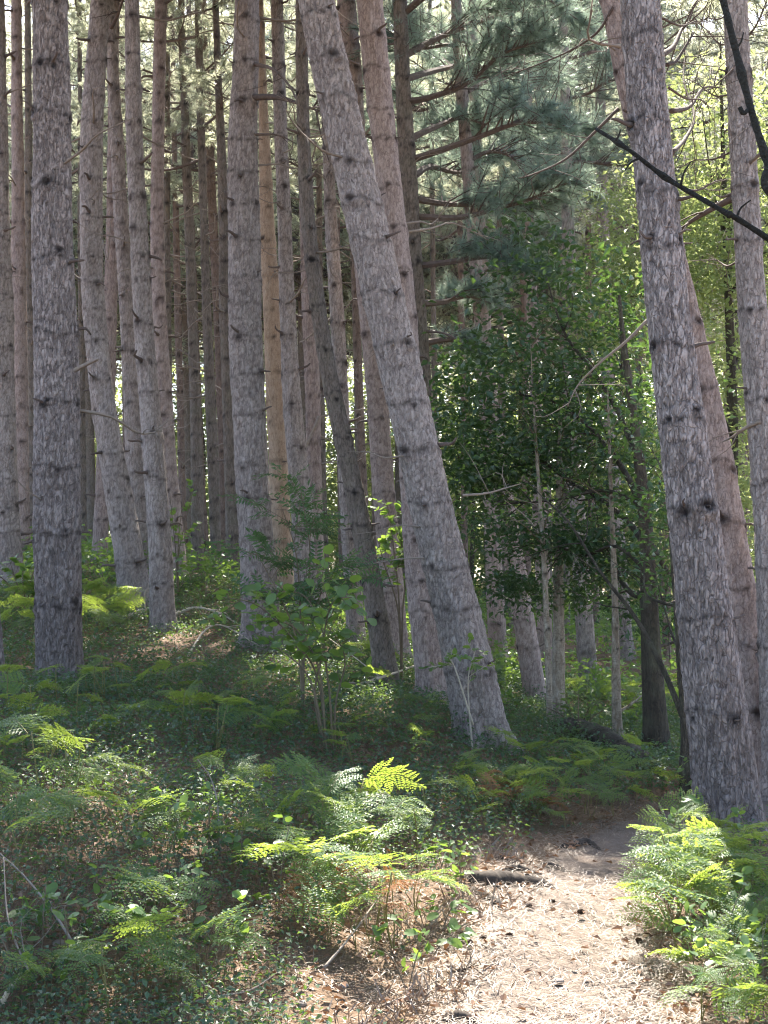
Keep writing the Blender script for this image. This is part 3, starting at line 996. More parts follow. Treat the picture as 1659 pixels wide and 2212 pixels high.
pine('T5', 21.5, [(386, 1246, 40), (376, 1120, 36), (362, 1000, 36), (352, 850, 35), (343, 680, 33), (338, 450, 30), (343, 200, 27), (348, 0, 25), (351, -100, 24)],
     'pine with a slightly S-shaped trunk and many short twigs right of the slim one', 18, M_BARK_RED, plate=0.004, knots=3, whorl=.38, seed=18, nb=20, dead=12, nstub=12)
pine('T7', 24.0, [(508, 1232, 34), (500, 1050, 31), (493, 850, 28), (487, 650, 26), (482, 400, 22), (472, 180, 17), (465, 0, 13), (462, -100, 12)],
     'thin dark pine hugging the left side of the straight pinkish pine', 17, M_BARK_DARK, plate=0.0, knots=3, seed=19, nb=16, dead=12, nstub=10)
pine('T16', 16.0, [(960, 1452, 52), (935, 1150, 46), (912, 900, 44), (900, 700, 42), (886, 450, 40), (872, 250, 36), (864, 0, 32), (860, -100, 30)],
     'shaded pine carrying long blue-green needled limbs to the right, upper centre', 17, M_BARK_DARK, plate=0.003, knots=2, seed=20, nb=14, dead=5, nstub=6, blue=True)
pine('T17', 23.0, [(1078, 1434, 40), (1068, 1250, 38), (1058, 1050, 36), (1047, 800, 34), (1038, 600, 32), (1030, 400, 30), (1022, 150, 26), (1016, 0, 24), (1013, -100, 23)],
     'reddish pine in the right middle, its upper trunk veiled by blue-green needles', 18, M_BARK_RED, plate=0.0, knots=2, seed=21, nb=14, dead=6, nstub=6, z0=8.5, blue=True)
pine('T18', 17.0, [(1168, 1550, 52), (1150, 1450, 46), (1128, 1320, 43), (1108, 1200, 42), (1088, 1080, 40), (1072, 980, 38), (1050, 800, 34), (1030, 600, 30), (1005, 300, 26), (985, 0, 22), (978, -100, 20)],
     'leaning brown pine right of the big leaning trunk, near the thin birches', 12.5, M_BARK_RED, plate=0.004, knots=2, seed=22, nb=8, dead=3, nstub=5, blue=True)
pine('T19', 21.0, [(1275, 1496, 42), (1262, 1350, 38), (1252, 1200, 35), (1245, 1050, 33), (1238, 850, 30), (1230, 600, 27), (1222, 300, 24), (1216, 0, 20), (1214, -100, 19)],
     'grey pine behind the dark-leaved tree, second pine left of the dark oak', 17, M_BARK, plate=0.004, knots=2, seed=23, nb=12, dead=4, nstub=5, z0=8.6)
pine('T20', 24.5, [(1352, 1424, 36), (1340, 1250, 34), (1328, 1100, 33), (1316, 900, 30), (1306, 650, 27), (1298, 300, 24), (1292, 0, 20), (1290, -100, 19)],
     'grey pine just left of the dark oak, seen through its leaves', 18, M_BARK, plate=0.0, knots=2, seed=24, nb=14, dead=4, nstub=5, z0=9.0)
pine('T21', 22.0, [(1182, 1486, 34), (1174, 1300, 31), (1166, 1100, 29), (1156, 850, 26), (1145, 500, 22), (1136, 0, 17), (1134, -100, 16)],
     'reddish grey pine behind the tall thin birch sapling', 17, M_BARK_RED, plate=0.0, knots=2, seed=25, nb=10, dead=4, nstub=5, z0=9.0)
pine('T27', 19.5, [(18, 1268, 62), (14, 1100, 58), (8, 900, 54), (2, 650, 48), (-4, 400, 43), (-8, 100, 40), (-10, -100, 38)],
     'pine cut by the left edge of the photo', 19, M_BARK, plate=0.005, knots=3, seed=26, nb=20, dead=4, nstub=10, size=1.2)
pine('T28', 24.0, [(48, 1235, 36), (47, 1050, 34), (45, 850, 32), (41, 600, 29), (38, 350, 26), (36, 100, 24), (35, -100, 22)],
     'thin reddish pine between the left edge and the thick left pine', 18, M_BARK_RED, plate=0.0, knots=3, seed=27, nb=20, dead=8, nstub=10, size=1.2)
pine('T29', 28.0, [(72, 1235, 22), (70, 1000, 21), (66, 700, 19), (62, 400, 17), (60, 0, 14), (59, -60, 13)],
     'very thin dark pine touching the left side of the thick left pine', 17, M_BARK_DARK, plate=0.0, knots=2, seed=28, nb=20, dead=12, nstub=4)
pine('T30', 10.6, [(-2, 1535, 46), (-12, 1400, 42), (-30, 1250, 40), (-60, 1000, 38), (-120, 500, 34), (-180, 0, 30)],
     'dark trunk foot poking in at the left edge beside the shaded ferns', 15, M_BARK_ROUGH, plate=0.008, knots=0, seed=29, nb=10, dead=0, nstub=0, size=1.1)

# thin background stems between the main pines
G_THIN = 'thin dark background pines'
THIN = [(372, 1235, 362, 27, 20), (398, 1240, 372, 30, 17), (428, 1245, 392, 26, 26), (470, 1262, 428, 25, 24), (492, 1258, 440, 27, 25), (446, 1240, 408, 33, 17),
        (180, 1235, 172, 30, 16), (270, 1235, 262, 32, 18), (705, 1280, 690, 27, 17), (780, 1330, 748, 30, 16), (800, 1330, 760, 27, 19), (742, 1300, 722, 33, 18),
        (948, 1380, 930, 26, 14), (1003, 1400, 985, 31, 15), (1100, 1420, 1080, 27, 18), (1140, 1420, 1128, 32, 18), (1225, 1440, 1200, 29, 14), (1290, 1430, 1270, 31, 16),
        (1395, 1440, 1370, 27, 18), (1440, 1440, 1420, 25, 18), (1625, 1420, 1590, 22, 20), (110, 1235, 96, 33, 20)]
THIN.sort(key=lambda q: q[0])
for q, (ub, vb, ut, d, w) in enumerate(THIN):
    lab = ('%s from the left of the thin dark background pine stems' % ORD[q]) if q else 'leftmost of the thin dark background pine stems'
    bow = (q % 3 - 1) * 6
    pine('B%d' % q, d, [(ub, vb, w), (ub + (ut - ub) * .3 + bow, vb - 330, w * .93), (ub + (ut - ub) * .65 + bow, vb - 700, w * .8), (ut, 60, w * .6), (ut - 1, -60, w * .55)],
         lab, 15.5 + (q * 7 % 5), [M_BARK_THIN, M_BARK_DARK][q % 2], plate=0.0, knots=2, whorl=.36, seed=40 + q, nb=14, dead=24, nstub=0,
         dead_lo=2.0, z0=9.5, group=G_THIN, clear=False, size=1.0)

# the farthest row of pines, whose crowns close the view at the top
G_FAR = 'farthest row of pines behind the stems'
FARR = []
rg = np.random.default_rng(77)
for row, (y, n) in enumerate([(39, 9), (46, 10), (54, 10), (64, 11), (76, 12)]):
    hw = 0.30 * y
    for q in range(n):
        FARR.append((-hw + 2 * hw * (q + 0.5 + rg.uniform(-.3, .3)) / n, y + rg.uniform(-2, 2)))
FARR.sort(key=lambda s: s[0] / s[1])
for q, (x, y) in enumerate(FARR):
    z = H(x, y)
    u, v = proj((x, y, z))
    w = rg.uniform(.2, .3) * FPX / y
    lab = ('%s from the left of the farthest pines, pale crown high up' % ORD[q]) if q else 'leftmost of the farthest pines, pale crown high up'
    pine('F%d' % q, y, [(u, v, w), (u - 4, v - 250, w * .95), (u - 8, v - 550, w * .8), (u - 12, v - 800, w * .7)], lab, 17.5 + (y > 52) * 3.5 + rg.uniform(0, 4), M_BARK_THIN if q % 2 else M_BARK_DARK,
         plate=0, knots=0, seed=80 + q, nb=30, dead=14, nstub=0, dead_lo=3.0, z0=(9.0 if y < 43 else 10.5 if y < 52 else 12.0 if y < 63 else 14.0) + rg.uniform(-1, 1.5), group=G_FAR, clear=False, far=True)

# filler boughs added out of view along the sun's rays, to shade the ground
rgf = np.random.default_rng(98)


def shade(x0, x1, y0, y1, step, times):
    for gx_ in np.arange(x0, x1, step):
        for gy_ in np.arange(y0, y1, step):
            for rep_ in range(times):
                px_, py_ = gx_ + rgf.uniform(-.5, .5) * step, gy_ + rgf.uniform(-.5, .5) * step
                if any(((px_ - a_) / (rx + .2)) ** 2 + ((py_ - b_) / (ry + .2)) ** 2 < 1 for a_, b_, rx, ry in LIT):
                    continue
                best = None
                for tr in range(14):
                    z = rgf.uniform(8.0, 16.5)
                    p_ = np.array([px_, py_, .4]) + SDIR * (z - .4) / SDIR[2]
                    for key, (dd, ht) in TOPS.items():
                        if dd > 26 or z > ht - .4:
                            continue
                        a_, r_ = TREES[key][2](z - .1)
                        dist = math.hypot(p_[0] - a_[0], p_[1] - a_[1])
                        if .5 < dist < 2.6 and proj(p_)[1] < -60 and proj(a_)[1] < -40 and (best is None or rgf.uniform() < .4):
                            best = (key, a_, p_, dist)
                if best is None:
                    continue
                key, a_, p_, dist = best
                s_ = min(max(dist / 1.35, .7), 1.7)
                dv = unit(p_ - a_)
                if any(in_lit(a_ + dv * L * s_, .35) for L in (.5, 1.0, 1.5, 2.0)):
                    continue
                t_, b_, _ = TREES[key]
                link('branch', PINE_BRANCH[rgf.integers(5)], t_, axes(a_ - b_, dv, s=s_, roll=rgf.normal(0, .3)))


def sky_blockers(key, n, seed):
    """long unseen boughs added to the nearest pines, to block light from the sky"""
    t_, b_, axis_ = TREES[key]
    rg = np.random.default_rng(seed)
    for q in range(n):
        z = rg.uniform(8.5, TOPS[key][1] - 1.5)
        az = -math.pi / 2 + rg.uniform(-1.25, 1.25)
        el = rg.uniform(-.1, .3)
        a_, r_ = axis_(z)
        link('branch', PINE_BRANCH[rg.integers(5)], t_, axes(a_ - b_, (math.cos(az) * math.cos(el), math.sin(az) * math.cos(el), math.sin(el)), s=rg.uniform(1.6, 2.3), roll=rg.normal(0, .3)))


for q, key in enumerate(('T24', 'T25', 'T26', 'T30', 'T1', 'T13')):
    sky_blockers(key, 12, 980 + q)
shade(-2.2, -.35, 4.0, 7.6, .5, 3)
shade(-3.2, .6, 7.6, 11.5, .6, 2)

# limbs that can be told apart, as parts of their pines
def needle_limb(key, pts, d, r0, n_sec, sec, seed, start=.3, need=40, dz=0.0, mat=M_NEEDLE_BLUE):
    t, base, axis = TREES[key]
    rg = np.random.default_rng(seed)
    P = []
    for k_, (u, v) in enumerate(pts):
        P.append(at(u, v, d + dz * k_) - base)
    mb = spray(P, r0, int(n_sec * 1.5), sec * 1.15, 5, int(need * 1.0), 0.12, 0.0062, rg, start=start, third=.45)
    link('limb', mb.mesh('limb', [M_WOOD, mat], smooth=False), t)


for k_, (pts, dz, ns, sec) in enumerate([
        ([(905, 468), (990, 470), (1070, 452), (1150, 428), (1210, 400)], -.25, 22, .75),
        ([(900, 430), (960, 440), (1040, 442), (1110, 430)], .35, 18, .7),
        ([(890, 345), (960, 322), (1050, 290), (1120, 266), (1190, 268), (1240, 285)], -.2, 24, .8),
        ([(885, 300), (950, 270), (1000, 255), (1060, 275)], .4, 18, .7),
        ([(908, 574), (970, 566), (1040, 556), (1100, 560), (1150, 590)], -.3, 20, .6),
        ([(912, 655), (960, 652), (1010, 640), (1060, 655)], .3, 14, .5),
        ([(880, 220), (930, 210), (1010, 180), (1080, 120), (1160, 90)], -.2, 26, .9),
        ([(875, 120), (930, 90), (1000, 60), (1090, 30), (1180, 10)], .2, 26, .9),
        ([(870, 30), (940, -20), (1040, -40), (1150, -20), (1230, 30)], -.2, 26, .9),
        ([(918, 740), (980, 735), (1040, 770)], .2, 8, .4),
        ([(895, 380), (930, 360), (990, 372), (1060, 350), (1130, 345)], .8, 24, .8),
        ([(878, 170), (950, 150), (1020, 140), (1100, 170), (1180, 200)], .9, 24, .9)]):
    needle_limb('T16', pts, 16.0, .045, ns, sec, 300 + k_, dz=dz)
for k_, (pts, dz) in enumerate([([(1040, 330), (1100, 300), (1180, 310), (1250, 350)], -.5), ([(1030, 230), (1110, 180), (1190, 170), (1270, 210)], .4),
                                ([(1040, 430), (1120, 400), (1200, 410), (1270, 440)], .3), ([(1045, 520), (1110, 500), (1180, 510)], -.3),
                                ([(1035, 130), (960, 90), (900, 80)], .2), ([(1025, 100), (1120, 60), (1220, 70), (1290, 110)], -.3)]):
    needle_limb('T17', pts, 23.0, .05, 24, 1.1, 330 + k_, dz=dz, need=34)


rgv = np.random.default_rng(360)
for key, d, u0 in (('T18', 17.0, 1010), ('T21', 22.0, 1145), ('T19', 21.0, 1226), ('T20', 24.5, 1300)):
    for k_ in range(6):
        v0 = -40 + 78 * k_ + rgv.uniform(-25, 25)
        sg = 1 if k_ % 2 else -1
        du = sg * rgv.uniform(90, 170)
        needle_limb(key, [(u0, v0), (u0 + du * .35, v0 - rgv.uniform(-5, 25)), (u0 + du * .7, v0 - rgv.uniform(-10, 40)), (u0 + du, v0 + rgv.uniform(-50, 30))], d, .035, 17, 1.0, 370 + k_ + int(d * 10), dz=rgv.uniform(-.4, .4), need=26)


def limb(key, pts, d, r0, mat=M_WOOD, twigs=4, dz=0.0, seed=0, name='limb', r1=.25):
    t, base, axis = TREES[key]
    P = [at(u, v, d + dz * q) for q, (u, v) in enumerate(pts)]
    return bare_limb(t, base, P, r0, mat, twigs, np.random.default_rng(500 + seed), name, r1)


limb('T6', [(548, 210), (600, 210), (640, 222), (690, 240)], 15.7, .042, M_WOOD, 2, -.2, 1)
limb('T6', [(550, 138), (590, 150), (625, 185), (650, 235)], 15.7, .026, M_WOOD, 5, -.3, 2)
limb('T6', [(550, 290), (600, 292), (640, 310)], 15.7, .018, M_WOOD, 2, -.1, 3, 'dead_branch')
limb('T25', [(1335, 235), (1280, 290), (1220, 345), (1150, 377), (1120, 385)], 10.3, .014, M_LIMB, 8, -.1, 4)
limb('T25', [(1325, 15), (1290, 70), (1230, 110), (1160, 140), (1090, 165)], 10.3, .012, M_LIMB, 9, .1, 5)
limb('T24', [(1428, 120), (1455, 100), (1475, 60), (1500, 40)], 8.7, .022, M_LIMB, 6, .3, 6)
limb('T24', [(1440, 140), (1462, 130), (1490, 85), (1500, 70)], 8.7, .015, M_LIMB, 5, .1, 7)
limb('T24', [(1450, 240), (1490, 230), (1520, 190), (1560, 190)], 8.7, .018, M_LIMB, 7, .4, 8)
limb('T24', [(1452, 330), (1480, 300), (1500, 250), (1478, 180), (1480, 110)], 8.7, .016, M_LIMB, 7, .4, 9)
limb('T26', [(1590, 425), (1540, 450), (1490, 480), (1470, 500)], 10.0, .03, M_LIMB, 3, .1, 10, 'dead_branch')
limb('T25', [(1398, 692), (1350, 740), (1300, 780), (1250, 830), (1225, 880)], 10.2, .014, M_DEAD, 3, .0, 11, 'dead_branch')
limb('T26', [(1642, 910), (1610, 925), (1580, 945), (1560, 955)], 9.9, .018, M_DEAD, 2, .1, 12, 'dead_branch')
limb('T1', [(162, 800), (185, 788), (212, 775)], 12.3, .022, M_DEAD, 0, -.1, 13, 'dead_branch', .7)
limb('T1', [(88, 1078), (60, 1060), (30, 1030), (10, 1005)], 12.3, .008, M_DEAD, 2, -.1, 14, 'dead_branch')
limb('T13', [(1000, 1070), (1050, 1066), (1090, 1055), (1125, 1045)], 11.3, .012, M_DEAD, 4, .1, 15, 'dead_branch')
limb('T13', [(850, 745), (830, 735), (800, 760)], 11.3, .012, M_DEAD, 1, .1, 16, 'dead_branch')
limb('T13', [(872, 985), (830, 988), (790, 975), (770, 980)], 11.3, .009, M_DEAD, 2, .1, 17, 'dead_branch')
limb('T13', [(905, 1138), (860, 1135), (800, 1150), (735, 1155)], 11.4, .008, M_DEAD, 2, .2, 18, 'dead_branch')
limb('T13', [(915, 1205), (860, 1208), (800, 1218), (740, 1222)], 11.4, .008, M_DEAD, 2, .2, 19, 'dead_branch')
limb('T16', [(915, 715), (960, 720), (1000, 740)], 16, .02, M_WOOD, 4, -.2, 20, 'dead_branch')
limb('T2', [(240, 60), (255, 30), (265, 0), (280, -40)], 18, .03, M_WOOD, 3, -.2, 21)
limb('T2', [(222, 520), (232, 560), (238, 490), (242, 470)], 18, .014, M_DEAD, 1, -.1, 22, 'dead_branch')
limb('T10', [(690, 900), (660, 965), (648, 985)], 20.3, .03, M_DEAD, 1, -.1, 23, 'dead_branch')

for q, (key, u, v, d) in enumerate([('T26', 1590, 90, 10), ('T26', 1592, 200, 10), ('T26', 1596, 320, 10), ('T24', 1432, 40, 8.7), ('T24', 1445, 190, 8.7), ('T26', 1588, 20, 10), ('T24', 1458, 400, 8.7), ('T26', 1600, 560, 10)]):
    rgq = np.random.default_rng(540 + q)
    sgn = -1 if key == 'T26' else 1
    du, dv_ = sgn * rgq.uniform(70, 130), rgq.uniform(-90, 60)
    limb(key, [(u, v), (u + du * .4, v + dv_ * .2 + 14), (u + du * .75, v + dv_ * .6), (u + du, v + dv_)], d, .009, M_LIMB, 14, rgq.uniform(.1, .4), 30 + q, 'dead_branch', .3)

# ------------------------------------------------------------------ broadleaf trees
def leaf_cloud(mb, centres, per, rad, L, W, mi, rng, flat=0.6):
    n = len(centres) * per
    C = np.repeat(centres, per, 0)
    P = C + rng.normal(0, 1, (n, 3)) * np.array([rad, rad, rad * .5])
    D = unit(rnd_dirs(n, rng) * np.array([1, 1, .5]) + np.array([0, 0, -.15]))
    N = unit(rnd_dirs(n, rng) + np.array([0, 0, 1.0]) * flat * 2)
    s = rng.uniform(.65, 1.2, n)
    mb.add(*leaf_quads(P, D, N, L * s, W * s), mi)


def crown_points(ell, n, rng, shell=.45):
    out = []
    for (c, r, w) in ell:
        k_ = int(n * w)
        d = rnd_dirs(k_, rng)
        out.append(np.array(c) + d * np.array(r) * (shell + (1 - shell) * rng.uniform(0, 1, (k_, 1)) ** .6))
    return np.vstack(out)


def broadleaf(name, label, base, axis_pts, ell, ncl, per, L, W, lmat, bmat, seed, limbs=10, rad=.22, group=None, shell=.45, flat=.6, seg=16, dz=.05, H_top=None):
    rng = np.random.default_rng(2000 + seed)
    me, b, axis, _ = make_trunk(axis_pts, H_top or axis_pts[-1][2] + 2.5, bmat, seg, dz, plate=0, knots=0, rng=rng, flare=1.5, lump=.015)
    t = thing(name, label, 'tree', b, group)
    link('trunk', me, t)
    C = crown_points(ell, ncl, rng, shell)
    zlo = C[:, 2].min()
    # limbs to some of the leaf clumps
    for q in range(limbs):
        e = C[rng.integers(len(C))]
        z = min(max(e[2] - np.hypot(e[0] - b[0], e[1] - b[1]) * .6, b[2] + .8), axis_pts[-1][2])
        p, r = axis(z)
        mid = (p + e) / 2 + np.array([0, 0, .18]) * np.linalg.norm(e - p) * rng.uniform(-.3, 1) + rng.normal(0, .08, 3)
        bare_limb(t, b, [p, mid, e], max(.012, r * .38), bmat, 5, rng)
    mb = MB()
    leaf_cloud(mb, C - b, per, rad, L, W, 0, rng, flat)
    cr = mb.mesh('crown', [lmat], smooth=False)
    link('crown', cr, t)
    return t, b, cr


def axp(rows, d):
    return [[*at(u, v, d), .5 * w * d / FPX] for u, v, w in rows]


# dark oak at the right with a forked dark trunk
b0 = ground_hit(1422, 1652)
dO = 12.8
ax = axp([(1422, 1655, 58), (1412, 1500, 46), (1406, 1350, 40), (1400, 1200, 34), (1390, 1050, 28), (1370, 900, 22), (1345, 750, 16)], dO)
ell = [(at(1180, 700, 14.6), (1.05, 1.2, 1.0), .20), (at(1150, 880, 14.2), (1.1, 1.2, .65), .20), (at(1290, 800, 14.0), (.8, 1.1, 1.2), .17),
       (at(1090, 1000, 14.6), (.85, 1.0, .45), .13), (at(1250, 1000, 14.2), (.9, 1.0, .45), .12), (at(1180, 560, 15.0), (.6, .9, .55), .08), (at(1330, 1080, 13.6), (.6, .8, .6), .10), (at(1010, 900, 15.0), (.5, .8, .9), .12), (at(1040, 1050, 15.0), (.6, .8, .5), .10)]
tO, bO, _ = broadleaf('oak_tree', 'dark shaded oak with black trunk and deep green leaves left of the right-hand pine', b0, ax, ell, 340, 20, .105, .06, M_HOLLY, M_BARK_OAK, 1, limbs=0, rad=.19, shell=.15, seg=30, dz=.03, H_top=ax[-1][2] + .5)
rgl = np.random.default_rng(61)
for q, (pts, r) in enumerate([([(1408, 1280), (1370, 1285), (1335, 1240), (1325, 1160), (1310, 1040)], .035), ([(1400, 1190), (1360, 1130), (1300, 1080), (1230, 1040), (1150, 980)], .036),
                              ([(1398, 1130), (1350, 1020), (1280, 930), (1200, 870), (1110, 850)], .034), ([(1385, 1020), (1340, 900), (1280, 800), (1220, 720), (1180, 600)], .030),
                              ([(1410, 1180), (1450, 1250), (1475, 1300)], .03), ([(1412, 1400), (1460, 1385), (1490, 1360)], .02), ([(1395, 1100), (1310, 1060), (1200, 1080), (1080, 1090)], .024),
                              ([(1380, 980), (1360, 860), (1330, 760)], .02), ([(1404, 1240), (1330, 1180), (1260, 1200), (1170, 1170), (1090, 1200)], .022)]):
    bare_limb(tO, bO, [at(u, v, dO + (.35 * k_ if q != 4 else -.1 * k_)) for k_, (u, v) in enumerate(pts)], r, M_BARK_OAK, 9, rgl)
mb = MB()
low = crown_points([(at(1110, 1160, 14), (.75, .7, .22), .4), (at(1250, 1180, 13.8), (.6, .7, .25), .35), (at(1110, 1260, 14), (.45, .5, .14), .25), (at(1330, 1210, 13.6), (.6, .6, .3), .35), (at(1200, 1290, 14.2), (.6, .6, .2), .3), (at(1380, 1330, 13.4), (.35, .5, .25), .15)], 110, rgl, .1)
leaf_cloud(mb, low - bO, 22, .13, .075, .042, 0, rgl, .9)
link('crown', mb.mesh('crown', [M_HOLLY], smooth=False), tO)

# sunlit broadleaf trees at the right and behind
ax = axp([(1490, 1645, 30), (1478, 1450, 26), (1462, 1250, 22), (1452, 1120, 19), (1440, 950, 15), (1425, 800, 12)], 10.2)
tM, bM, _ = broadleaf('oak_sapling', 'thin mossy brown tree pressed against the left side of the right-hand pine', None, ax,
                      [(at(1420, 880, 11.2), (.35, .6, .6), .5), (at(1440, 1150, 11.0), (.25, .5, .5), .5)], 60, 22, .07, .04, M_HOLLY, M_BARK_OAK, 2, limbs=4, rad=.15, seg=24, dz=.03, H_top=ax[-1][2] + .4)
bare_limb(tM, bM, [at(u, v, 10.25 + .25 * k_) for k_, (u, v) in enumerate([(1480, 1560), (1430, 1440), (1370, 1330), (1300, 1240), (1230, 1130), (1180, 1080)])], .024, M_BARK_OAK, 6, rgl)

for q, (uu, d, ellp, n, lab) in enumerate([
        (1585, 15.5, [((1540, 330), (.75, 1.2, 1.3)), ((1580, 700), (.7, 1.2, 1.2)), ((1640, 450), (.6, 1.1, 1.5)), ((1610, 1000), (.6, 1.0, 1.0)), ((1500, 560), (.5, 1, .9))], 390,
         'bright yellow-green sunlit oak behind the right edge pine'),
        (1480, 20.0, [((1440, 700), (1.0, 1.5, 1.6)), ((1400, 480), (.9, 1.4, 1.0)), ((1500, 950), (1.0, 1.4, 1.4)), ((1560, 1200), (.9, 1.3, 1.2)), ((1340, 640), (.8, 1.2, .9))], 520,
         'sunlit green oak seen between the two right-hand pines, behind the dark oak')]):
    z = H((uu - CX) / FPX * d, d)
    bb = at(uu, 1279 + (CAMZ - z) / d * FPX, d)
    ax = [[bb[0], d, bb[2], .11], [bb[0] - .05, d, bb[2] + 1.5, .09], [bb[0] + .05, d, bb[2] + 3.5, .07], [bb[0], d, bb[2] + 5.5, .04]]
    broadleaf('oak_tree', lab, None, ax, [(at(u, v, d), r, 1 / len(ellp)) for (u, v), r in ellp], n, 26, .085, .05, M_OAKLEAF, M_BARK_OAK, 10 + q, limbs=9, rad=.2, shell=.3)

# green undergrowth trees far behind, sharing three crowns
BG = []
for q in range(3):
    rg = np.random.default_rng(700 + q)
    mb = MB()
    C = crown_points([((0, 0, 2.2), (1.5, 1.5, 1.7), .45), ((.5, 0, 4.0), (1.3, 1.3, 1.5), .35), ((-.6, .3, 1.0), (1.2, 1.2, .9), .2)], 170, rg, .3)
    leaf_cloud(mb, C, 20, .24, .13, .08, 0, rg)
    ax = [[0, 0, 0, .09], [.1, 0, 1.5, .07], [0, .1, 3.0, .05], [.1, 0, 4.2, .03]]
    tm, b_, _, _ = make_trunk(ax, 5.2, M_BARK_OAK, 10, .15, knots=0, rng=rg)
    BG.append((tm, mb.mesh('crown', [M_OAKLEAF], smooth=False)))
spots = []
rg = np.random.default_rng(78)
for q in range(35):
    y = rg.uniform(30, 66)
    spots.append(((-.30 + .60 * (q + rg.uniform(.1, .9)) / 35) * y, y))
for q in range(16):
    y = rg.uniform(88, 100)
    spots.append(((-.30 + .60 * (q + rg.uniform(.1, .9)) / 16) * y, y))
spots.sort(key=lambda s: s[0] / s[1])
for q, (x, y) in enumerate(spots):
    lab = ('%s from the left of the bright green bushy trees far behind the stems' % ORD[q]) if q else 'leftmost of the bright green bushy trees far behind the stems'
    t = thing('bushy_tree', lab, 'tree', (x, y, H(x, y) - .05), 'bright green undergrowth trees far behind', rg.uniform(0, 6.28), y / 34 * (rg.uniform(.6, 1.05) if y < 70 else rg.uniform(1.1, 1.5)))
    tm, cm = BG[q % 3]
    link('trunk', tm, t)
    link('crown', cm, t)

# birches
def birch(label, rows, d, seed, leaves=0, extra=()):
    rng = np.random.default_rng(3000 + seed)
    A = axp(rows, d)
    A[0][2] = H(A[0][0], A[0][1])
    me, b, axis, _ = make_trunk(A, A[-1][2] + 0.5, M_BIRCH, 16, .02, plate=0, knots=1, whorl=.3, knot_r=.012, rng=rng, flare=1.3, lump=.006)
    t = thing('birch_tree', label, 'tree', b, 'thin birches in the right middle')
    link('trunk', me, t)
    for pts, r in extra:
        bare_limb(t, b, [at(u, v, d) for u, v in pts], r, M_BIRCH, 2, rng)
    C = np.array([axis(z)[0] + rng.normal(0, .35, 3) for z in np.linspace(b[2] + 2.2, A[-1][2] + 0.5, 26)])
    for e in C[::3]:
        p, r = axis(max(e[2] - .25, b[2] + 1.5))
        bare_limb(t, b, [p, (p + e) / 2 + [0, 0, .05], e], .007, M_STEM, 3, rng, 'limb')
    mb = MB()
    leaf_cloud(mb, C - b, 18, .16, .05, .036, 0, rng)
    link('crown', mb.mesh('crown', [M_SHRUB], smooth=False), t)
    return t


birch('tall pale thin birch sapling left of the brown birch', [(1190, 1585, 14), (1184, 1450, 13), (1180, 1300, 12), (1176, 1180, 11), (1166, 1100, 8), (1160, 980, 6), (1150, 850, 4)], 13.5, 1,
      extra=[([(1180, 1200), (1190, 1150), (1196, 1080)], .012), ([(1176, 1170), (1140, 1120), (1090, 1080)], .012)])
birch('short brown birch with peeling pale patches between the sapling and the log', [(1204, 1592, 36), (1206, 1500, 28), (1208, 1400, 25), (1205, 1280, 22), (1206, 1150, 16), (1210, 950, 10)], 14.0, 2)
birch('crooked birch with a kinked foot beside the mossy log', [(1335, 1628, 26), (1322, 1560, 22), (1328, 1510, 18), (1334, 1440, 16), (1330, 1350, 15), (1328, 1250, 13), (1322, 1120, 10), (1315, 950, 6)], 13.2, 3,
      extra=[([(1334, 1540), (1365, 1520), (1395, 1495)], .018)])

# dark twig close to the camera, from a sapling outside the frame
t = thing('bare_sapling', 'near bare dark twigs slanting in at the upper right corner', 'tree', (1.35, 2.9, H(1.35, 2.9)))
b = np.array(t.location)
rg = np.random.default_rng(90)
link('trunk', MB().add(*tube(curve([b + [0, 0, -.1], b + [.02, 0, 1.2], b + [-.02, 0, 2.2], b + [-.08, 0, 3.1]], 30) - b, np.linspace(.03, .014, 30), 10)).mesh('trunk', [M_DARKTWIG]), t)


def knotty(pts, r0, r1, n=60):
    P = curve(pts, n)
    r = np.linspace(r0, r1, n) * (1 + .10 * np.sin(np.arange(n) * 1.7) * rg.uniform(.3, 1, n)) + .0035 * np.exp(-((np.arange(n) % 15 - 6) / 1.2) ** 2)
    return tube(P - b, r, 8)


link('twig', MB().add(*knotty([b + [-.02, 0, 2.0], at(1659, 515, 2.9), at(1560, 455, 2.9), at(1440, 385, 2.95), at(1360, 325, 2.95), at(1287, 278, 3.0)], .0070, .0042)).mesh('twig', [M_DARKTWIG]), t)
link('twig', MB().add(*knotty([b + [-.02, 0, 2.25], at(1700, 440, 2.85), at(1657, 345, 2.85), at(1622, 235, 2.85), at(1592, 120, 2.85), at(1562, 0, 2.85), at(1545, -70, 2.85)], .0085, .0072)).mesh('twig', [M_DARKTWIG]), t)
for pts_ in ([(1470, 402), (1478, 372), (1492, 350)], [(1380, 342), (1362, 352), (1350, 368)], [(1590, 474), (1600, 450), (1622, 432)], [(1330, 305), (1338, 290), (1340, 280)], [(1585, 110), (1600, 92), (1606, 70)]):
    link('twig', MB().add(*tube(curve([at(u, v, 2.9) for u, v in pts_], 8) - b, np.linspace(.0032, .0014, 8), 6)).mesh('twig', [M_DARKTWIG]), t)
link('twig', MB().add(*tube(curve([at(1618, 235, 2.85), at(1606, 245, 2.84), at(1598, 232, 2.84)], 6) - b, .005, 6)).mesh('twig', [M_DARKTWIG]), t)

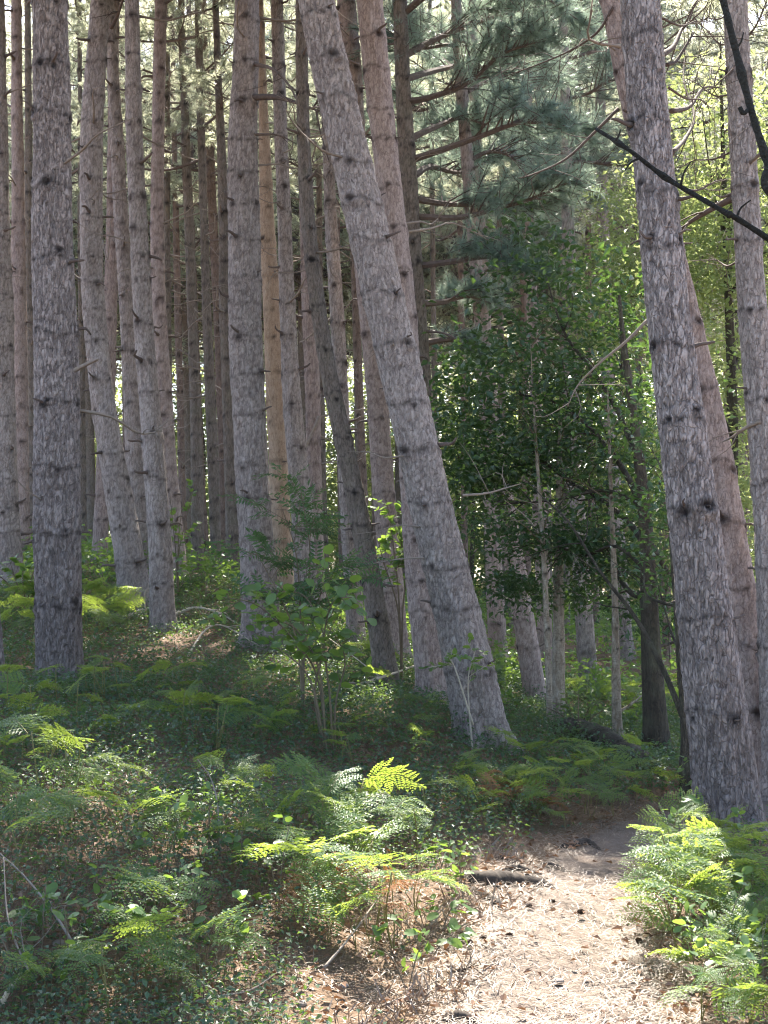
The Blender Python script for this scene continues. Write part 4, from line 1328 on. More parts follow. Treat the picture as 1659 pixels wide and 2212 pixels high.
# ------------------------------------------------------------------ bracken ferns
def frond_mesh(seed, L=.46, npair=11, npin=10, arch=.35, wide=.6, mat=None):
    """triangular bracken frond along +X: pinnae in pairs, each with rows of pinnules"""
    rg = np.random.default_rng(seed)
    mb = MB()
    t = np.linspace(0, 1, 16)
    stalk = .35
    C = np.stack([L * (t * (1 - .12 * arch * t)), .03 * L * np.sin(t * 3 + seed), L * arch * (t * .9 - t ** 2 * 1.15)], -1)
    mb.add(*tube(C, .0035 * np.linspace(1, .25, 16), 4, cap=False), 1)
    PV, PD, PN, PL, PW = [], [], [], [], []
    for i in range(npair):
        f = stalk * .25 + (1 - stalk * .25) * (i / (npair - .3)) ** .95
        fi = f * 15
        i0 = min(int(fi), 14)
        p = C[i0] + (C[i0 + 1] - C[i0]) * (fi - i0)
        tg = unit(C[i0 + 1] - C[i0])
        for s in (-1, 1):
            lat = np.array([0, s, 0.0])
            pl = L * wide * (1 - f) ** .8 * (0.75 + .25 * min(1, f * 6)) * rg.uniform(.85, 1.1) + .012
            d = unit(tg * rg.uniform(.35, .6) + lat + np.array([0, 0, rg.normal(.05, .12)]))
            sag = rg.uniform(.08, .3)
            k = max(3, int(npin * (pl / (L * wide)) + 2))
            for w in range(k):
                g_ = (w + .6) / k
                q = p + d * pl * g_ - np.array([0, 0, sag * pl * g_ * g_])
                side = unit(np.cross(d, [0, 0, 1]))
                pw = pl * .22 * (1 - g_) ** .6 + .007
                for s2 in (-1, 1):
                    PV.append(q)
                    PD.append(unit(side * s2 + d * .45 + np.array([0, 0, rg.normal(-.05, .14)])))
                    PN.append(np.array([rg.normal(0, .15), rg.normal(0, .15), 1]))
                    PL.append(pw * rg.uniform(.85, 1.15))
                    PW.append(pl / k * .9)
            tip = p + d * pl * .97 - np.array([0, 0, sag * pl])
            PV.append(tip)
            PD.append(d)
            PN.append(np.array([0, 0, 1.0]))
            PL.append(.018)
            PW.append(.008)
    mb.add(*leaf_quads(np.array(PV), np.array(PD), np.array(PN), np.array(PL), np.array(PW), .12), 0)
    return mb.mesh('frond', [mat or M_FERN, M_FERN_STEM], smooth=False)


FROND = [frond_mesh(800 + q, L=[.46, .52, .40, .48, .36][q], arch=[.35, .55, .2, .7, .45][q], wide=[.58, .5, .66, .55, .6][q]) for q in range(5)]
FROND_DRY = [frond_mesh(820 + q, L=.4, arch=.9, wide=.5, npair=9, mat=M_DRYFERN) for q in range(2)]
STALK = []
for q in range(3):
    rg = np.random.default_rng(830 + q)
    STALK.append(MB().add(*tube(curve([(0, 0, -.04), (rg.normal(0, .02), rg.normal(0, .02), .45), (rg.normal(0, .05), rg.normal(0, .05), 1)], 8), .013 * np.linspace(1, .6, 8), 5)).mesh('stalk', [M_FERN_STEM]))


def fern(pos, label, group, rng, h=.35, s=1.0, n=4, dry=False):
    t = thing('dead_fern' if dry else 'bracken_fern', label, 'fern', pos, group, 0, 1)
    for k in range(n):
        az = rng.uniform(0, 6.28) if k else rng.normal(-1.57, .9)
        az = az + k * 0.1
        lean = rng.uniform(.1, .35)
        hh = h * rng.uniform(.6, 1.15)
        top = Vector((math.cos(az) * lean * hh, math.sin(az) * lean * hh, hh))
        M = axes((0, 0, 0), top, (math.cos(az + 1), math.sin(az + 1), 0), 1)
        # stalk runs along its own +Z
        zq = top.to_track_quat('Z', 'Y').to_matrix().to_4x4()
        st = link('stalk', STALK[rng.integers(3)], t, zq @ Matrix.Scale(top.length, 4))
        el = rng.uniform(-.25, .45)
        d = (math.cos(az) * math.cos(el), math.sin(az) * math.cos(el), math.sin(el))
        fm = (FROND_DRY[rng.integers(2)] if dry else FROND[rng.integers(5)])
        # the tip of the stalk bends: read its end from the mesh
        end = zq @ Vector((0, 0, top.length))
        link('frond', fm, st, st.matrix_basis.inverted() @ axes(end, d, s=s * rng.uniform(.75, 1.15), roll=rng.normal(0, .35)))
    return t


def fern_zone(poly, n, what, seed, h=(.25, .45), s=(.7, 1.0), nf=(3, 5), dry=False, minsep=.12, explicit=None):
    """scatter ferns whose tops fall inside a photo rectangle u0,u1,v0,v1"""
    rng = np.random.default_rng(4000 + seed)
    P = []
    tries = 0
    pts = list(explicit or [])
    while len(P) < n and tries < 4000:
        tries += 1
        if pts:
            u, v = pts.pop(0)
        elif explicit:
            break
        else:
            u = rng.uniform(poly[0], poly[1])
            v = rng.uniform(poly[2], poly[3])
        g_ = ground_hit(u, v)
        if path_dist(g_[0], g_[1])[0] < .06:
            continue
        if any((g_[0] - q[0]) ** 2 + (g_[1] - q[1]) ** 2 < minsep ** 2 for q in P):
            continue
        P.append(g_)
    P.sort(key=lambda q: q[0] / q[1])
    for q, p_ in enumerate(P):
        k = 'dead brown bracken' if dry else 'bracken fern'
        lab = ('%s %s from the left %s' % (ORD[q], k, what)) if q else ('leftmost %s %s' % (k, what))
        fern(p_, lab, k + 's ' + what, rng, rng.uniform(*h), rng.uniform(*s), rng.integers(nf[0], nf[1] + 1), dry)


fern_zone(None, 20, 'in the sunlit clump left of the path', 1, (.24, .38), (.6, .85), (2, 3), explicit=[(690, 1880), (740, 1850), (900, 1880), (860, 1830), (670, 1960), (720, 2000), (790, 1960), (850, 2060),
          (900, 2000), (770, 2060), (640, 1840), (820, 1920), (930, 1840), (700, 1800)])
fern_zone(None, 12, 'in the sunny corner at the far left', 2, (.24, .38), (.6, .8), (2, 3), explicit=[(85, 1760), (60, 1850), (130, 1880), (30, 1930), (150, 1800), (20, 1800), (110, 1700)])
fern_zone(None, 14, 'in the lower left foreground', 3, (.14, .24), (.45, .65), (2, 3), explicit=[(270, 2060), (370, 2150), (310, 2170), (105, 2180), (430, 2120), (235, 2230), (340, 2030), (230, 2150)])
fern_zone((220, 640, 1690, 1900), 15, 'on the shaded bank above the lower left foreground', 4, (.16, .28), (.4, .6), (1, 2))
fern_zone((180, 560, 1490, 1640), 28, 'on the shaded slope right of the thick left pine', 5, (.18, .34), (.42, .68), (1, 3))
fern_zone((0, 180, 1540, 1720), 12, 'around the foot of the thick left pine', 6, (.2, .36), (.42, .65), (1, 3))
fern_zone((560, 960, 1540, 1690), 20, 'below the round-leaved shrub', 7, (.14, .28), (.4, .6), (1, 2))
fern_zone((1010, 1400, 1690, 1800), 30, 'on the low shaded bank behind the path bend', 8, (.12, .26), (.42, .68), (1, 3))
fern_zone((1080, 1400, 1640, 1700), 12, 'near the mossy log and the birches', 9, (.12, .22), (.4, .6), (1, 2))
fern_zone((1440, 1560, 1860, 2070), 20, 'in the bright clump below the right-hand pine', 10, (.22, .38), (.5, .78), (2, 4), minsep=.10)
fern_zone((1565, 1659, 1990, 2110), 6, 'in the tree shadow at the right edge', 17, (.14, .26), (.45, .6), (2, 3), minsep=.10)
fern_zone((1460, 1659, 2080, 2230), 8, 'in the lower right corner', 11, (.12, .22), (.35, .5))
fern_zone((0, 260, 1310, 1420), 16, 'on the sunny rise behind the thick left pine', 12, (.25, .4), (.6, .9))
fern_zone((700, 1000, 1420, 1500), 8, 'behind the dark slender pine', 13, (.2, .35), (.5, .8))
fern_zone((1200, 1640, 1480, 1600), 16, 'in the sunny clearing behind the dark oak', 14, (.25, .4), (.6, .9))
fern_zone((690, 830, 1960, 2060), 5, 'under the sunlit clump left of the path', 15, (.14, .22), (.45, .6), dry=True)
fern_zone((1040, 1300, 1720, 1790), 4, 'among the green ferns at the path bend', 16, (.12, .2), (.4, .6), dry=True)

# ------------------------------------------------------------------ shrubs and saplings
def round_leaf(L, W, seed, mat, teeth=.06):
    rg = np.random.default_rng(seed)
    n = 14
    a_ = np.linspace(0, 2 * math.pi, n, endpoint=False)
    x = L * .5 * (1 - np.cos(a_))
    y = W * .5 * np.sin(a_) * (1 + .15 * np.cos(a_)) * (1 + teeth * (np.arange(n) % 2))
    z = .10 * np.abs(y) - .18 * L * (x / L) ** 2 + rg.normal(0, .02 * L, n)
    V = np.vstack([np.stack([x, y, z], -1), [[L * .5, 0, -.06 * L]]])
    F = np.stack([np.arange(n), (np.arange(n) + 1) % n, np.full(n, n)], -1)
    return build_mesh('leaf', V, F, [mat], smooth=True)


HAZEL = [round_leaf(.066, .058, 850 + q, M_SHRUB) for q in range(3)]
BRLEAF = [round_leaf(.045, .030, 855 + q, M_SHRUB, .12) for q in range(3)]


def rowan_leaf(seed, L=.15):
    rg = np.random.default_rng(seed)
    mb = MB()
    C = curve([(0, 0, 0), (L * .5, 0, .01), (L, 0, -.02)], 8)
    mb.add(*tube(C, .0012, 3, cap=False), 1)
    P, D = [], []
    for i in range(6):
        p_ = C[int(1 + i)]
        for s in (-1, 1):
            P.append(p_)
            D.append([.45, s, rg.normal(-.1, .15)])
    P.append(C[-1])
    D.append([1, 0, -.1])
    n = len(P)
    mb.add(*leaf_quads(np.array(P), np.array(D), np.tile([0, 0, 1.0], (n, 1)), L * .34, L * .11, .15), 0)
    return mb.mesh('leaf', [M_ROWAN, M_STEM], smooth=False)


ROWAN = [rowan_leaf(860 + q) for q in range(3)]


def shrub(name, label, base, stems, leafset, n_leaf, rng, ls=(.8, 1.2), r=.010, mat=M_STEM, start=.35, twig=.35, group=None, cat='shrub', stem_name='stem'):
    """stems: list of world polylines; leaves are set along side twigs"""
    base = np.asarray(base, float)
    t = thing(name, label, cat, base, group)
    per = max(1, n_leaf // len(stems))
    for st in stems:
        P = curve(st, 24)
        mb = MB()
        mb.add(*tube(P - base, r * np.linspace(1, .3, 24), 6))
        spots_ = []
        ntw = max(3, per // 7)
        for w in range(ntw):
            f = start + (1 - start) * (w + rng.uniform(0, 1)) / ntw
            i0 = min(int(f * 23), 22)
            d = unit(unit(P[i0 + 1] - P[i0]) * .5 + rnd_dirs(1, rng)[0] * np.array([1, 1, .5]))
            L = twig * rng.uniform(.4, 1.1) * (1.2 - f * .6)
            C = curve([P[i0], P[i0] + d * L * .5 + rng.normal(0, .02, 3), P[i0] + d * L + [0, 0, -.05 * L]], 8)
            mb.add(*tube(C - base, r * .3 * np.linspace(1, .4, 8), 4))
            for c in range(1, 8):
                spots_.append((C[c], C[c] - C[c - 1]))
        sobj = link(stem_name, mb.mesh(stem_name, [mat]), t)
        for q in rng.permutation(len(spots_))[:per]:
            p_, dd = spots_[q]
            d = unit(unit(dd) * .6 + rnd_dirs(1, rng)[0] * np.array([1, 1, .45]))
            upv = unit(np.array([0, 0, 1.0]) + rnd_dirs(1, rng)[0] * .7)
            link('leaf', leafset[rng.integers(len(leafset))], sobj, axes(p_ - base, d, tuple(upv), rng.uniform(*ls)))
    return t


rg = np.random.default_rng(91)
bs = ground_hit(705, 1640)
dS = bs[1]
shrub('hazel_shrub', 'round-leaved green shrub with several thin stems in front of the pinkish pine', bs,
      [[bs, at(690, 1480, dS), at(650, 1400, dS - .1), at(560, 1310, dS - .2), at(480, 1290, dS - .2)], [bs, at(680, 1500, dS), at(700, 1380, dS), at(660, 1290, dS + .1), at(610, 1280, dS + .2)],
       [bs + [.05, 0, 0], at(712, 1500, dS), at(700, 1380, dS), at(720, 1300, dS - .1), at(760, 1290, dS - .2)], [bs + [.06, .03, 0], at(725, 1520, dS), at(745, 1420, dS), at(700, 1340, dS - .2)],
       [bs, at(670, 1470, dS), at(600, 1400, dS + .2), at(540, 1360, dS + .3)], [bs, at(690, 1450, dS - .1), at(640, 1360, dS - .2), at(590, 1340, dS - .3)]], HAZEL, 296, rg, (.9, 1.45), .010, start=.4, twig=.55)
bs = ground_hit(655, 1545)
dS = bs[1]
shrub('rowan_sapling', 'feathery-leaved rowan sapling rising behind the round-leaved shrub', bs,
      [[bs, at(650, 1350, dS), at(640, 1200, dS), at(610, 1100, dS)], [bs, at(655, 1350, dS), at(670, 1200, dS - .1), at(650, 1060, dS - .1)], [bs, at(640, 1380, dS), at(590, 1260, dS), at(545, 1180, dS + .1)],
       [bs, at(660, 1380, dS), at(690, 1290, dS), at(720, 1240, dS)]], ROWAN, 220, rg, (1.0, 1.5), .010, start=.4, twig=.6, cat='sapling')
bs = ground_hit(1022, 1640)
dS = bs[1]
shrub('oak_seedling', 'small pale-stemmed oak seedling against the base of the big leaning pine', bs, [[bs, at(1014, 1540, dS), at(1012, 1460, dS), at(1030, 1395, dS)], [bs + [0, 0, .25], at(985, 1450, dS - .1), at(970, 1420, dS - .1)]],
      BRLEAF, 90, rg, (.9, 1.5), .009, mat=M_PALE, start=.55, twig=.3, cat='sapling')
bs = ground_hit(868, 1440)
dS = 14.5
bs = np.array([at(868, 1440, dS)[0], dS, H(at(868, 1440, dS)[0], dS)])
shrub('holly_shrub', 'leafy bush with sunlit bright green tips between the dark slender pine and the leaning one', bs,
      [[bs, at(862, 1300, dS), at(850, 1180, dS), at(835, 1080, dS - .1)], [bs, at(870, 1320, dS), at(878, 1220, dS - .1), at(850, 1130, dS - .2)], [bs, at(860, 1320, dS), at(830, 1220, dS), at(815, 1160, dS)]],
      HAZEL, 170, rg, (.9, 1.5), .012, start=.5, twig=.4)
for q, (u, v, ut, vt, n, ls, nm, lab) in enumerate([
        (228, 1300, 222, 1215, 120, (1.2, 2.0), 'leafy_bush', 'dark green leafy bush behind the thick left pine, left of the curved pine'),
        (60, 1330, 50, 1200, 110, (1.2, 2.0), 'leafy_bush', 'bright yellow-green bush at the left edge behind the thick pine'),
        (440, 1310, 445, 1250, 120, (1.0, 1.6), 'leafy_bush', 'low bright green bush between the slim pine and the straight pinkish one'),
        (385, 1300, 392, 1040, 120, (.9, 1.5), 'thin_sapling', 'thin leafy sapling standing just right of the slim pine'),
        (1255, 1600, 1250, 1500, 130, (1.0, 1.6), 'leafy_bush', 'dark green bush behind the mossy log and birches'),
        (1360, 1590, 1375, 1540, 110, (1.0, 1.6), 'leafy_bush', 'pale green sunlit bush left of the dark oak trunk'),
        (1110, 1570, 1100, 1500, 100, (.9, 1.4), 'leafy_bush', 'low leafy bush at the foot of the leaning brown pine')]):
    bs = ground_hit(u, v)
    dS = bs[1]
    w = 60 + 14 * (q % 3)
    st = [[bs, at(ut + o_ * .4, (v + vt) / 2, dS), at(ut + o_, vt + abs(o_) * .35, dS + .2 * (k_ % 3 - 1))] for k_, o_ in enumerate((-w, -w * .4, 0, w * .45, w))] if 'bush' in nm else \
         [[bs, at(u - 5, 1200, dS), at(ut - 25, vt + 30, dS)], [bs, at(u, 1200, dS), at(ut + 30, vt, dS)], [bs, at(u, 1180, dS), at(ut, 1100, dS)]]
    shrub(nm, lab, bs, st, HAZEL if q % 2 else BRLEAF, n, rg, ls, .012, start=.25, twig=.5, cat='bush' if 'bush' in nm else 'sapling')

SPRIG = []
zones = [('in the lower left foreground', [(150, 2180), (245, 2010), (290, 2140), (335, 1990), (420, 2010), (195, 2060), (90, 2080), (480, 2120), (40, 2150)], .28),
         ('on the dim bank left of the sunlit clump', [(380, 1850), (450, 1890), (290, 1850), (520, 1930), (350, 1930), (580, 1840), (470, 1810), (600, 1980), (250, 1780)], .34),
         ('along the left verge of the path', [(950, 2010), (920, 2090), (880, 2140), (1000, 1950), (960, 1900)], .20),
         ('in the lower right corner beside the path', [(1640, 2120), (1590, 2170), (1560, 2080), (1620, 2040), (1500, 2130), (1650, 2200)], .30),
         ('in front of the right-hand pine', [(1500, 1790), (1520, 1760), (1450, 1880), (1620, 1900)], .36)]
for zq, (what, pts, hh) in enumerate(zones):
    pts.sort()
    for q, (u, v) in enumerate(pts):
        bs = ground_hit(u, v)
        lab = ('%s leafy bramble sprig from the left %s' % (ORD[q], what)) if q else 'leftmost leafy bramble sprig ' + what
        h_ = hh * rg.uniform(.7, 1.2)
        o_ = rg.normal(0, .1, 2)
        shrub('bramble_sprig', lab, bs, [[bs - [0, 0, .03], bs + [o_[0] * .4, o_[1] * .4, h_ * .6], bs + [o_[0], o_[1], h_]], [bs - [0, 0, .03], bs + [-o_[0] * .5, .03, h_ * .4], bs + [-o_[0] * 1.2, .05, h_ * .7]]],
              BRLEAF, 26, rg, (.7, 1.25), .0035, start=.25, twig=.14, group='bramble sprigs ' + what, cat='bramble')

# ------------------------------------------------------------------ low cover, litter and needles
def scatter(n, x0, x1, y0, y1, dens, rng):
    x = rng.uniform(x0, x1, n)
    y = y0 + (y1 - y0) * rng.uniform(0, 1, n) ** 1.5
    keep = rng.uniform(0, 1, n) < dens(x, y)
    return x[keep], y[keep]


def vnoise(x, y, s, seed):
    return .5 + .25 * np.sin(x * s + seed) * np.cos(y * s * 1.13 - seed) + .25 * np.sin(x * s * 2.3 - y * s * 1.7 + seed * 2)


rg = np.random.default_rng(92)


def dcover(x, y):
    pdv = path_dist(x, y)
    d = np.clip((pdv - .12) / .5, 0, 1) * (.45 + .7 * vnoise(x, y, 1.9, 3))
    near = np.clip((y - 5.4) / 1.5, np.where(x < -.25, 1.0, .25), 1)
    d = d * (1 - .85 * np.exp(-(((x + 2.2) / .9) ** 2 + ((y - 15.2) / 1.3) ** 2)))
    litter = np.exp(-(((x + .05) / .5) ** 2 + ((y - 5.2) / .6) ** 2))
    right = x > .9
    return d * np.where(right, np.clip(near + .5, 0, 1), near) * (1 - .9 * litter)


x, y = scatter(60000, -5.5, 4.5, 3.9, 22, dcover, rg)
inside = np.abs(x / y) < .32
x, y = x[inside], y[inside]
z = height(x, y)
n = len(x)
hgt = rg.uniform(.05, .26, n) * (.6 + .8 * vnoise(x, y, 1.1, 8))
tilt = rg.normal(0, .25, (n, 2))
PL, DL, NL, LL = [], [], [], []
mb = MB()
for k in range(6):
    f = rg.uniform(.35, 1.05, n)
    P = np.stack([x + tilt[:, 0] * hgt * f + rg.normal(0, .045, n), y + tilt[:, 1] * hgt * f + rg.normal(0, .045, n), z + hgt * f], -1)
    D = unit(np.stack([rg.normal(0, 1, n), rg.normal(0, 1, n), rg.normal(-.1, .35, n)], -1))
    PL.append(P)
    DL.append(D)
    NL.append(unit(np.stack([rg.normal(0, .35, n), rg.normal(0, .35, n), np.ones(n)], -1)))
    LL.append(rg.uniform(.02, .045, n) * np.clip(.35 + y / 14, .7, 1.15))
LL = np.concatenate(LL)
mb.add(*leaf_quads(np.vstack(PL), np.vstack(DL), np.vstack(NL), LL, LL * .62), 0)
# thin stems of the cover
s_ = np.stack([x, y, z - .01], -1)
e_ = np.stack([x + tilt[:, 0] * hgt, y + tilt[:, 1] * hgt, z + hgt], -1)
wv_ = unit(np.cross(e_ - s_, rnd_dirs(n, rg))) * .0018
V = np.stack([s_ - wv_, s_ + wv_, e_], 1).reshape(-1, 3)
mb.add(V, np.arange(3 * n).reshape(-1, 3), 1)
o = link('ground_cover', mb.mesh('ground_cover', [M_COVER, M_STEM], smooth=False))
o['kind'] = 'stuff'
tag(o, 'low dark green bramble and bilberry leaves covering the bank', 'undergrowth')


rf = np.random.default_rng(96)
x = rf.uniform(-16, 16, 21000)
y = np.where(x > -.1 * 17, 17, 20.5) + 30 * rf.uniform(0, 1, 21000) ** 1.1
kp = (np.abs(x / y) < .31) & (rf.uniform(0, 1, 21000) < .25 + .9 * vnoise(x, y, .9, 6))
x, y = x[kp], y[kp]
n = len(x)
z = height(x, y)
hh_ = rf.uniform(.1, .75, n) * vnoise(x, y, .6, 2) ** .5
mb = MB()
for k in range(6):
    P = np.stack([x + rf.normal(0, .12, n), y + rf.normal(0, .12, n), z + hh_ * rf.uniform(.3, 1.1, n)], -1)
    D = unit(np.stack([rf.normal(0, 1, n), rf.normal(0, 1, n), rf.normal(-.1, .4, n)], -1))
    N = unit(np.stack([rf.normal(0, .5, n), rf.normal(0, .5, n), np.ones(n)], -1))
    L = rf.uniform(.07, .14, n)
    mb.add(*leaf_quads(P, D, N, L, L * .6), 0)
o = link('far_undergrowth', mb.mesh('far_undergrowth', [M_SHRUB], smooth=False))
o['kind'] = 'stuff'
tag(o, 'pale green low undergrowth on the ground far behind the stems', 'undergrowth')


def dlit(x, y):
    return np.clip(.35 + .6 * vnoise(x, y, 2.3, 5) + .3 * (path_dist(x, y) < .3), 0, 1) * np.where(path_dist(x, y) < -.1, .12, 1)


x, y = scatter(26000, -4, 4, 4.0, 18, dlit, rg)
n = len(x)
P = np.stack([x, y, height(x, y) + rg.uniform(.004, .035, n)], -1)
D = unit(np.stack([rg.normal(0, 1, n), rg.normal(0, 1, n), rg.normal(0, .25, n)], -1))
N = unit(np.stack([rg.normal(0, .4, n), rg.normal(0, .4, n), np.ones(n)], -1))
L = rg.uniform(.02, .055, n)
o = link('leaf_litter', MB().add(*leaf_quads(P, D, N, L, L * .55, .35)).mesh('leaf_litter', [M_LITTER], smooth=False))
o['kind'] = 'stuff'
tag(o, 'brown dead leaves lying on the forest floor', 'leaf litter')


def dneed(x, y):
    pdv = path_dist(x, y)
    return np.clip(.25 + .5 * vnoise(x, y, 2.7, 1) + .3 * np.exp(-((pdv - .05) / .25) ** 2), 0, 1) * np.where(pdv > .15, .3, np.where(pdv < -.12, .45, .85))


x, y = scatter(130000, -1.9, 2.3, 4.4, 10, dneed, rg)
n = len(x)
c = np.stack([x, y, height(x, y) + rg.uniform(.004, .022, n)], -1)
az = rg.uniform(0, 6.28, n)
L = rg.uniform(.045, .095, n)
d = np.stack([np.cos(az), np.sin(az), rg.normal(0, .14, n)], -1)
sd = np.stack([-np.sin(az), np.cos(az), np.zeros(n)], -1)
w_ = rg.uniform(.0009, .0018, n)[:, None]
bow = sd * (rg.normal(0, .12, n) * L)[:, None]
V = np.stack([c - d * L[:, None] / 2 - sd * w_, c - d * L[:, None] / 2 + sd * w_, c + bow + sd * w_ + [0, 0, .004], c + d * L[:, None] / 2, c + bow - sd * w_ + [0, 0, .004]], 1).reshape(-1, 3)
k = np.arange(n)[:, None] * 5
F = np.vstack([k + np.array([[0, 1, 2]]), k + np.array([[0, 2, 4]]), k + np.array([[4, 2, 3]])])
o = link('needle_litter', MB().add(V, F).mesh('needle_litter', [M_STRAW], smooth=False))
o['kind'] = 'stuff'
tag(o, 'fallen straw-coloured pine needles strewn over the path and verge', 'pine needles')

# dry grass tufts at the left verge
x, y = scatter(9000, -.8, .8, 4.4, 8.5, lambda x, y: np.exp(-((path_dist(x, y) - .18) / .16) ** 2) * (x < .95) * (vnoise(x, y, 4, 2) > .5), rg)
n = len(x)
P = np.stack([x, y, height(x, y)], -1)
D = unit(np.stack([rg.normal(.2, .6, n), rg.normal(0, .6, n), rg.uniform(.25, 1, n)], -1))
o = link('dry_grass', MB().add(*leaf_quads(P, D, rnd_dirs(n, rg), rg.uniform(.05, .14, n), .004, .1)).mesh('dry_grass', [M_STRAW], smooth=False))
o['kind'] = 'stuff'
tag(o, 'thin dry grass along the left edge of the path', 'grass')

# ------------------------------------------------------------------ fallen wood, roots, cones, stones
def stick(name, label, pts, r0, mat, cat, rng, twigs=2, group=None, r1=.4, seg=8, n=26, lift=True, bumpy=.12):
    P = curve(pts, n)
    base = P[0].copy()
    mb = MB()
    r = r0 * np.linspace(1, r1, n) * (1 + bumpy * rng.normal(0, 1, n) * .5)
    mb.add(*tube(P - base, r, seg))
    for w in range(twigs):
        i0 = rng.integers(n // 4, n - 2)
        d = unit(unit(P[i0 + 1] - P[i0]) * .8 + rnd_dirs(1, rng)[0] * np.array([1, 1, .5]))
        L = np.linalg.norm(P[-1] - P[0]) * rng.uniform(.12, .35)
        mb.add(*tube(curve([P[i0], P[i0] + d * L * .5 + rng.normal(0, .02, 3), P[i0] + d * L], 6) - base, r0 * .4 * np.linspace(1, .4, 6), 5))
    o = link(name, mb.mesh(name, [mat]))
    o.location = tuple(base)
    return tag(o, label, cat, group)


def gpx(u, v, h=0.0):
    p_ = ground_hit(u, v)
    return p_ + np.array([0, 0, h])


rg = np.random.default_rng(93)
stick('fallen_branch', 'pale fallen branch lying left to right at the foot of the slim pine', [gpx(265, 1345, .05), gpx(310, 1340, .12), gpx(360, 1338, .14), gpx(410, 1348, .1)], .028, M_PALE, 'fallen branch', rg, 3)
stick('fallen_branch', 'long pale curved branch right of the slim pine foot', [gpx(375, 1350, .12), gpx(420, 1345, .18), gpx(470, 1350, .15), gpx(520, 1362, .06)], .024, M_PALE, 'fallen branch', rg, 2)
stick('fallen_branch', 'upright hooked pale twig left of the slim pine foot', [gpx(318, 1350, 0), gpx(312, 1350, .28), gpx(316, 1350, .42), gpx(338, 1352, .48)], .014, M_PALE, 'fallen branch', rg, 1)
stick('fallen_branch', 'arched dead branch bending over the bare litter below the pinkish pine', [gpx(405, 1420, 0), gpx(440, 1410, .22), gpx(480, 1408, .28), gpx(560, 1420, .12)], .013, M_PALE, 'fallen branch', rg, 3)
stick('fallen_branch', 'dead branch lying in front of the dark slender pine', [gpx(740, 1500, .04), gpx(800, 1498, .12), gpx(850, 1490, .16), gpx(900, 1476, .2)], .02, M_PALE, 'fallen branch', rg, 4)
stick('fallen_branch', 'thin grey branch crossing behind the round-leaved shrub', [gpx(690, 1515, .02), gpx(760, 1505, .12), gpx(830, 1520, .06)], .015, M_DEAD, 'fallen branch', rg, 4)
stick('fallen_branch', 'long bare twig rising from the lower left corner', [gpx(190, 2130, .02), gpx(120, 2080, .14), gpx(50, 2030, .2), gpx(-20, 2000, .26)], .006, M_DEAD, 'fallen branch', rg, 3)
stick('fallen_branch', 'forked pale branch at the left edge of the foreground', [gpx(100, 2200, .02), gpx(50, 2150, .1), gpx(15, 2100, .16), gpx(5, 2030, .3)], .005, M_DEAD, 'fallen branch', rg, 4)
stick('fallen_branch', 'bleached stick lying at the lower left edge', [gpx(0, 2205, .03), gpx(20, 2185, .04), gpx(45, 2160, .05)], .011, M_PALE, 'fallen branch', rg, 0)
stick('fallen_branch', 'slim stick slanting through the sunlit ferns left of the path', [gpx(700, 2120, .02), gpx(760, 2080, .1), gpx(830, 2030, .2)], .006, M_DEAD, 'fallen branch', rg, 1)
stick('fallen_branch', 'thin curved stick on the litter in the lower left centre', [gpx(360, 2210, .01), gpx(460, 2200, .03), gpx(540, 2180, .05), gpx(600, 2150, .06)], .005, M_DEAD, 'fallen branch', rg, 1)
stick('fallen_branch', 'dry brown stem standing up on the dim bank', [gpx(475, 1850, 0), gpx(470, 1840, .2), gpx(455, 1830, .32), gpx(425, 1825, .4)], .005, M_DEAD, 'fallen branch', rg, 1)
stick('fallen_log', 'mossy fallen log between the brown birch and the crooked birch', [gpx(1212, 1600, .08), gpx(1250, 1606, .12), gpx(1300, 1622, .12), gpx(1345, 1640, .08)], .115, M_BARK_OAK, 'log', rg, 0, r1=.85, seg=22, n=40, bumpy=.08)
stick('fallen_log', 'fallen log lying between the crooked birch and the dark oak', [gpx(1338, 1650, .08), gpx(1370, 1660, .1), gpx(1402, 1672, .06)], .10, M_BARK_OAK, 'log', rg, 0, r1=.8, seg=22, n=30, bumpy=.08)
stick('fallen_log', 'thin pale log lying across the sunny clearing behind the dark oak', [at(1330, 1490, 19) + [0, 0, .0], at(1400, 1500, 19.2), at(1490, 1508, 19.4)], .09, M_DEAD, 'log', rg, 1, r1=.8, seg=14)

# exposed roots that make a step on the left side of the path
def root(label, pts, r0, sx=1.0, r1=.35):
    return stick('exposed_root', label, pts, r0, M_ROOT, 'root', rg, 1, 'roots crossing the path', r1, 12, 34, bumpy=.25)


root('thick dark root making a step across the left half of the path', [gpx(1000, 1900, -.05), gpx(1045, 1912, .004), gpx(1085, 1908, .012), gpx(1130, 1916, .008), gpx(1170, 1914, -.012), gpx(1215, 1925, -.06)], .055, r1=.6)
root('dark root end pointing down the path just below the thick step root', [gpx(1015, 1925, -.01), gpx(1050, 1945, .012), gpx(1085, 1962, .0), gpx(1100, 1980, -.03)], .032)
root('thin dark root above the thick step root', [gpx(1060, 1892, -.01), gpx(1110, 1886, .012), gpx(1160, 1890, .006), gpx(1185, 1896, -.02)], .022)
root('short black root stub on the left slope above the path', [gpx(1050, 1858, -.01), gpx(1085, 1862, .02), gpx(1115, 1872, -.01)], .03)
root('short dark root at the middle of the path bend', [gpx(1160, 1872, -.01), gpx(1190, 1874, .014), gpx(1230, 1884, -.02)], .022)
root('low dark root on the far left slope of the path bend', [gpx(1220, 1832, -.01), gpx(1265, 1828, .02), gpx(1300, 1838, -.02)], .03)
root('root at the bottom edge of the photo on the path', [gpx(960, 2215, -.01), gpx(1000, 2208, .015), gpx(1050, 2214, -.02)], .028)

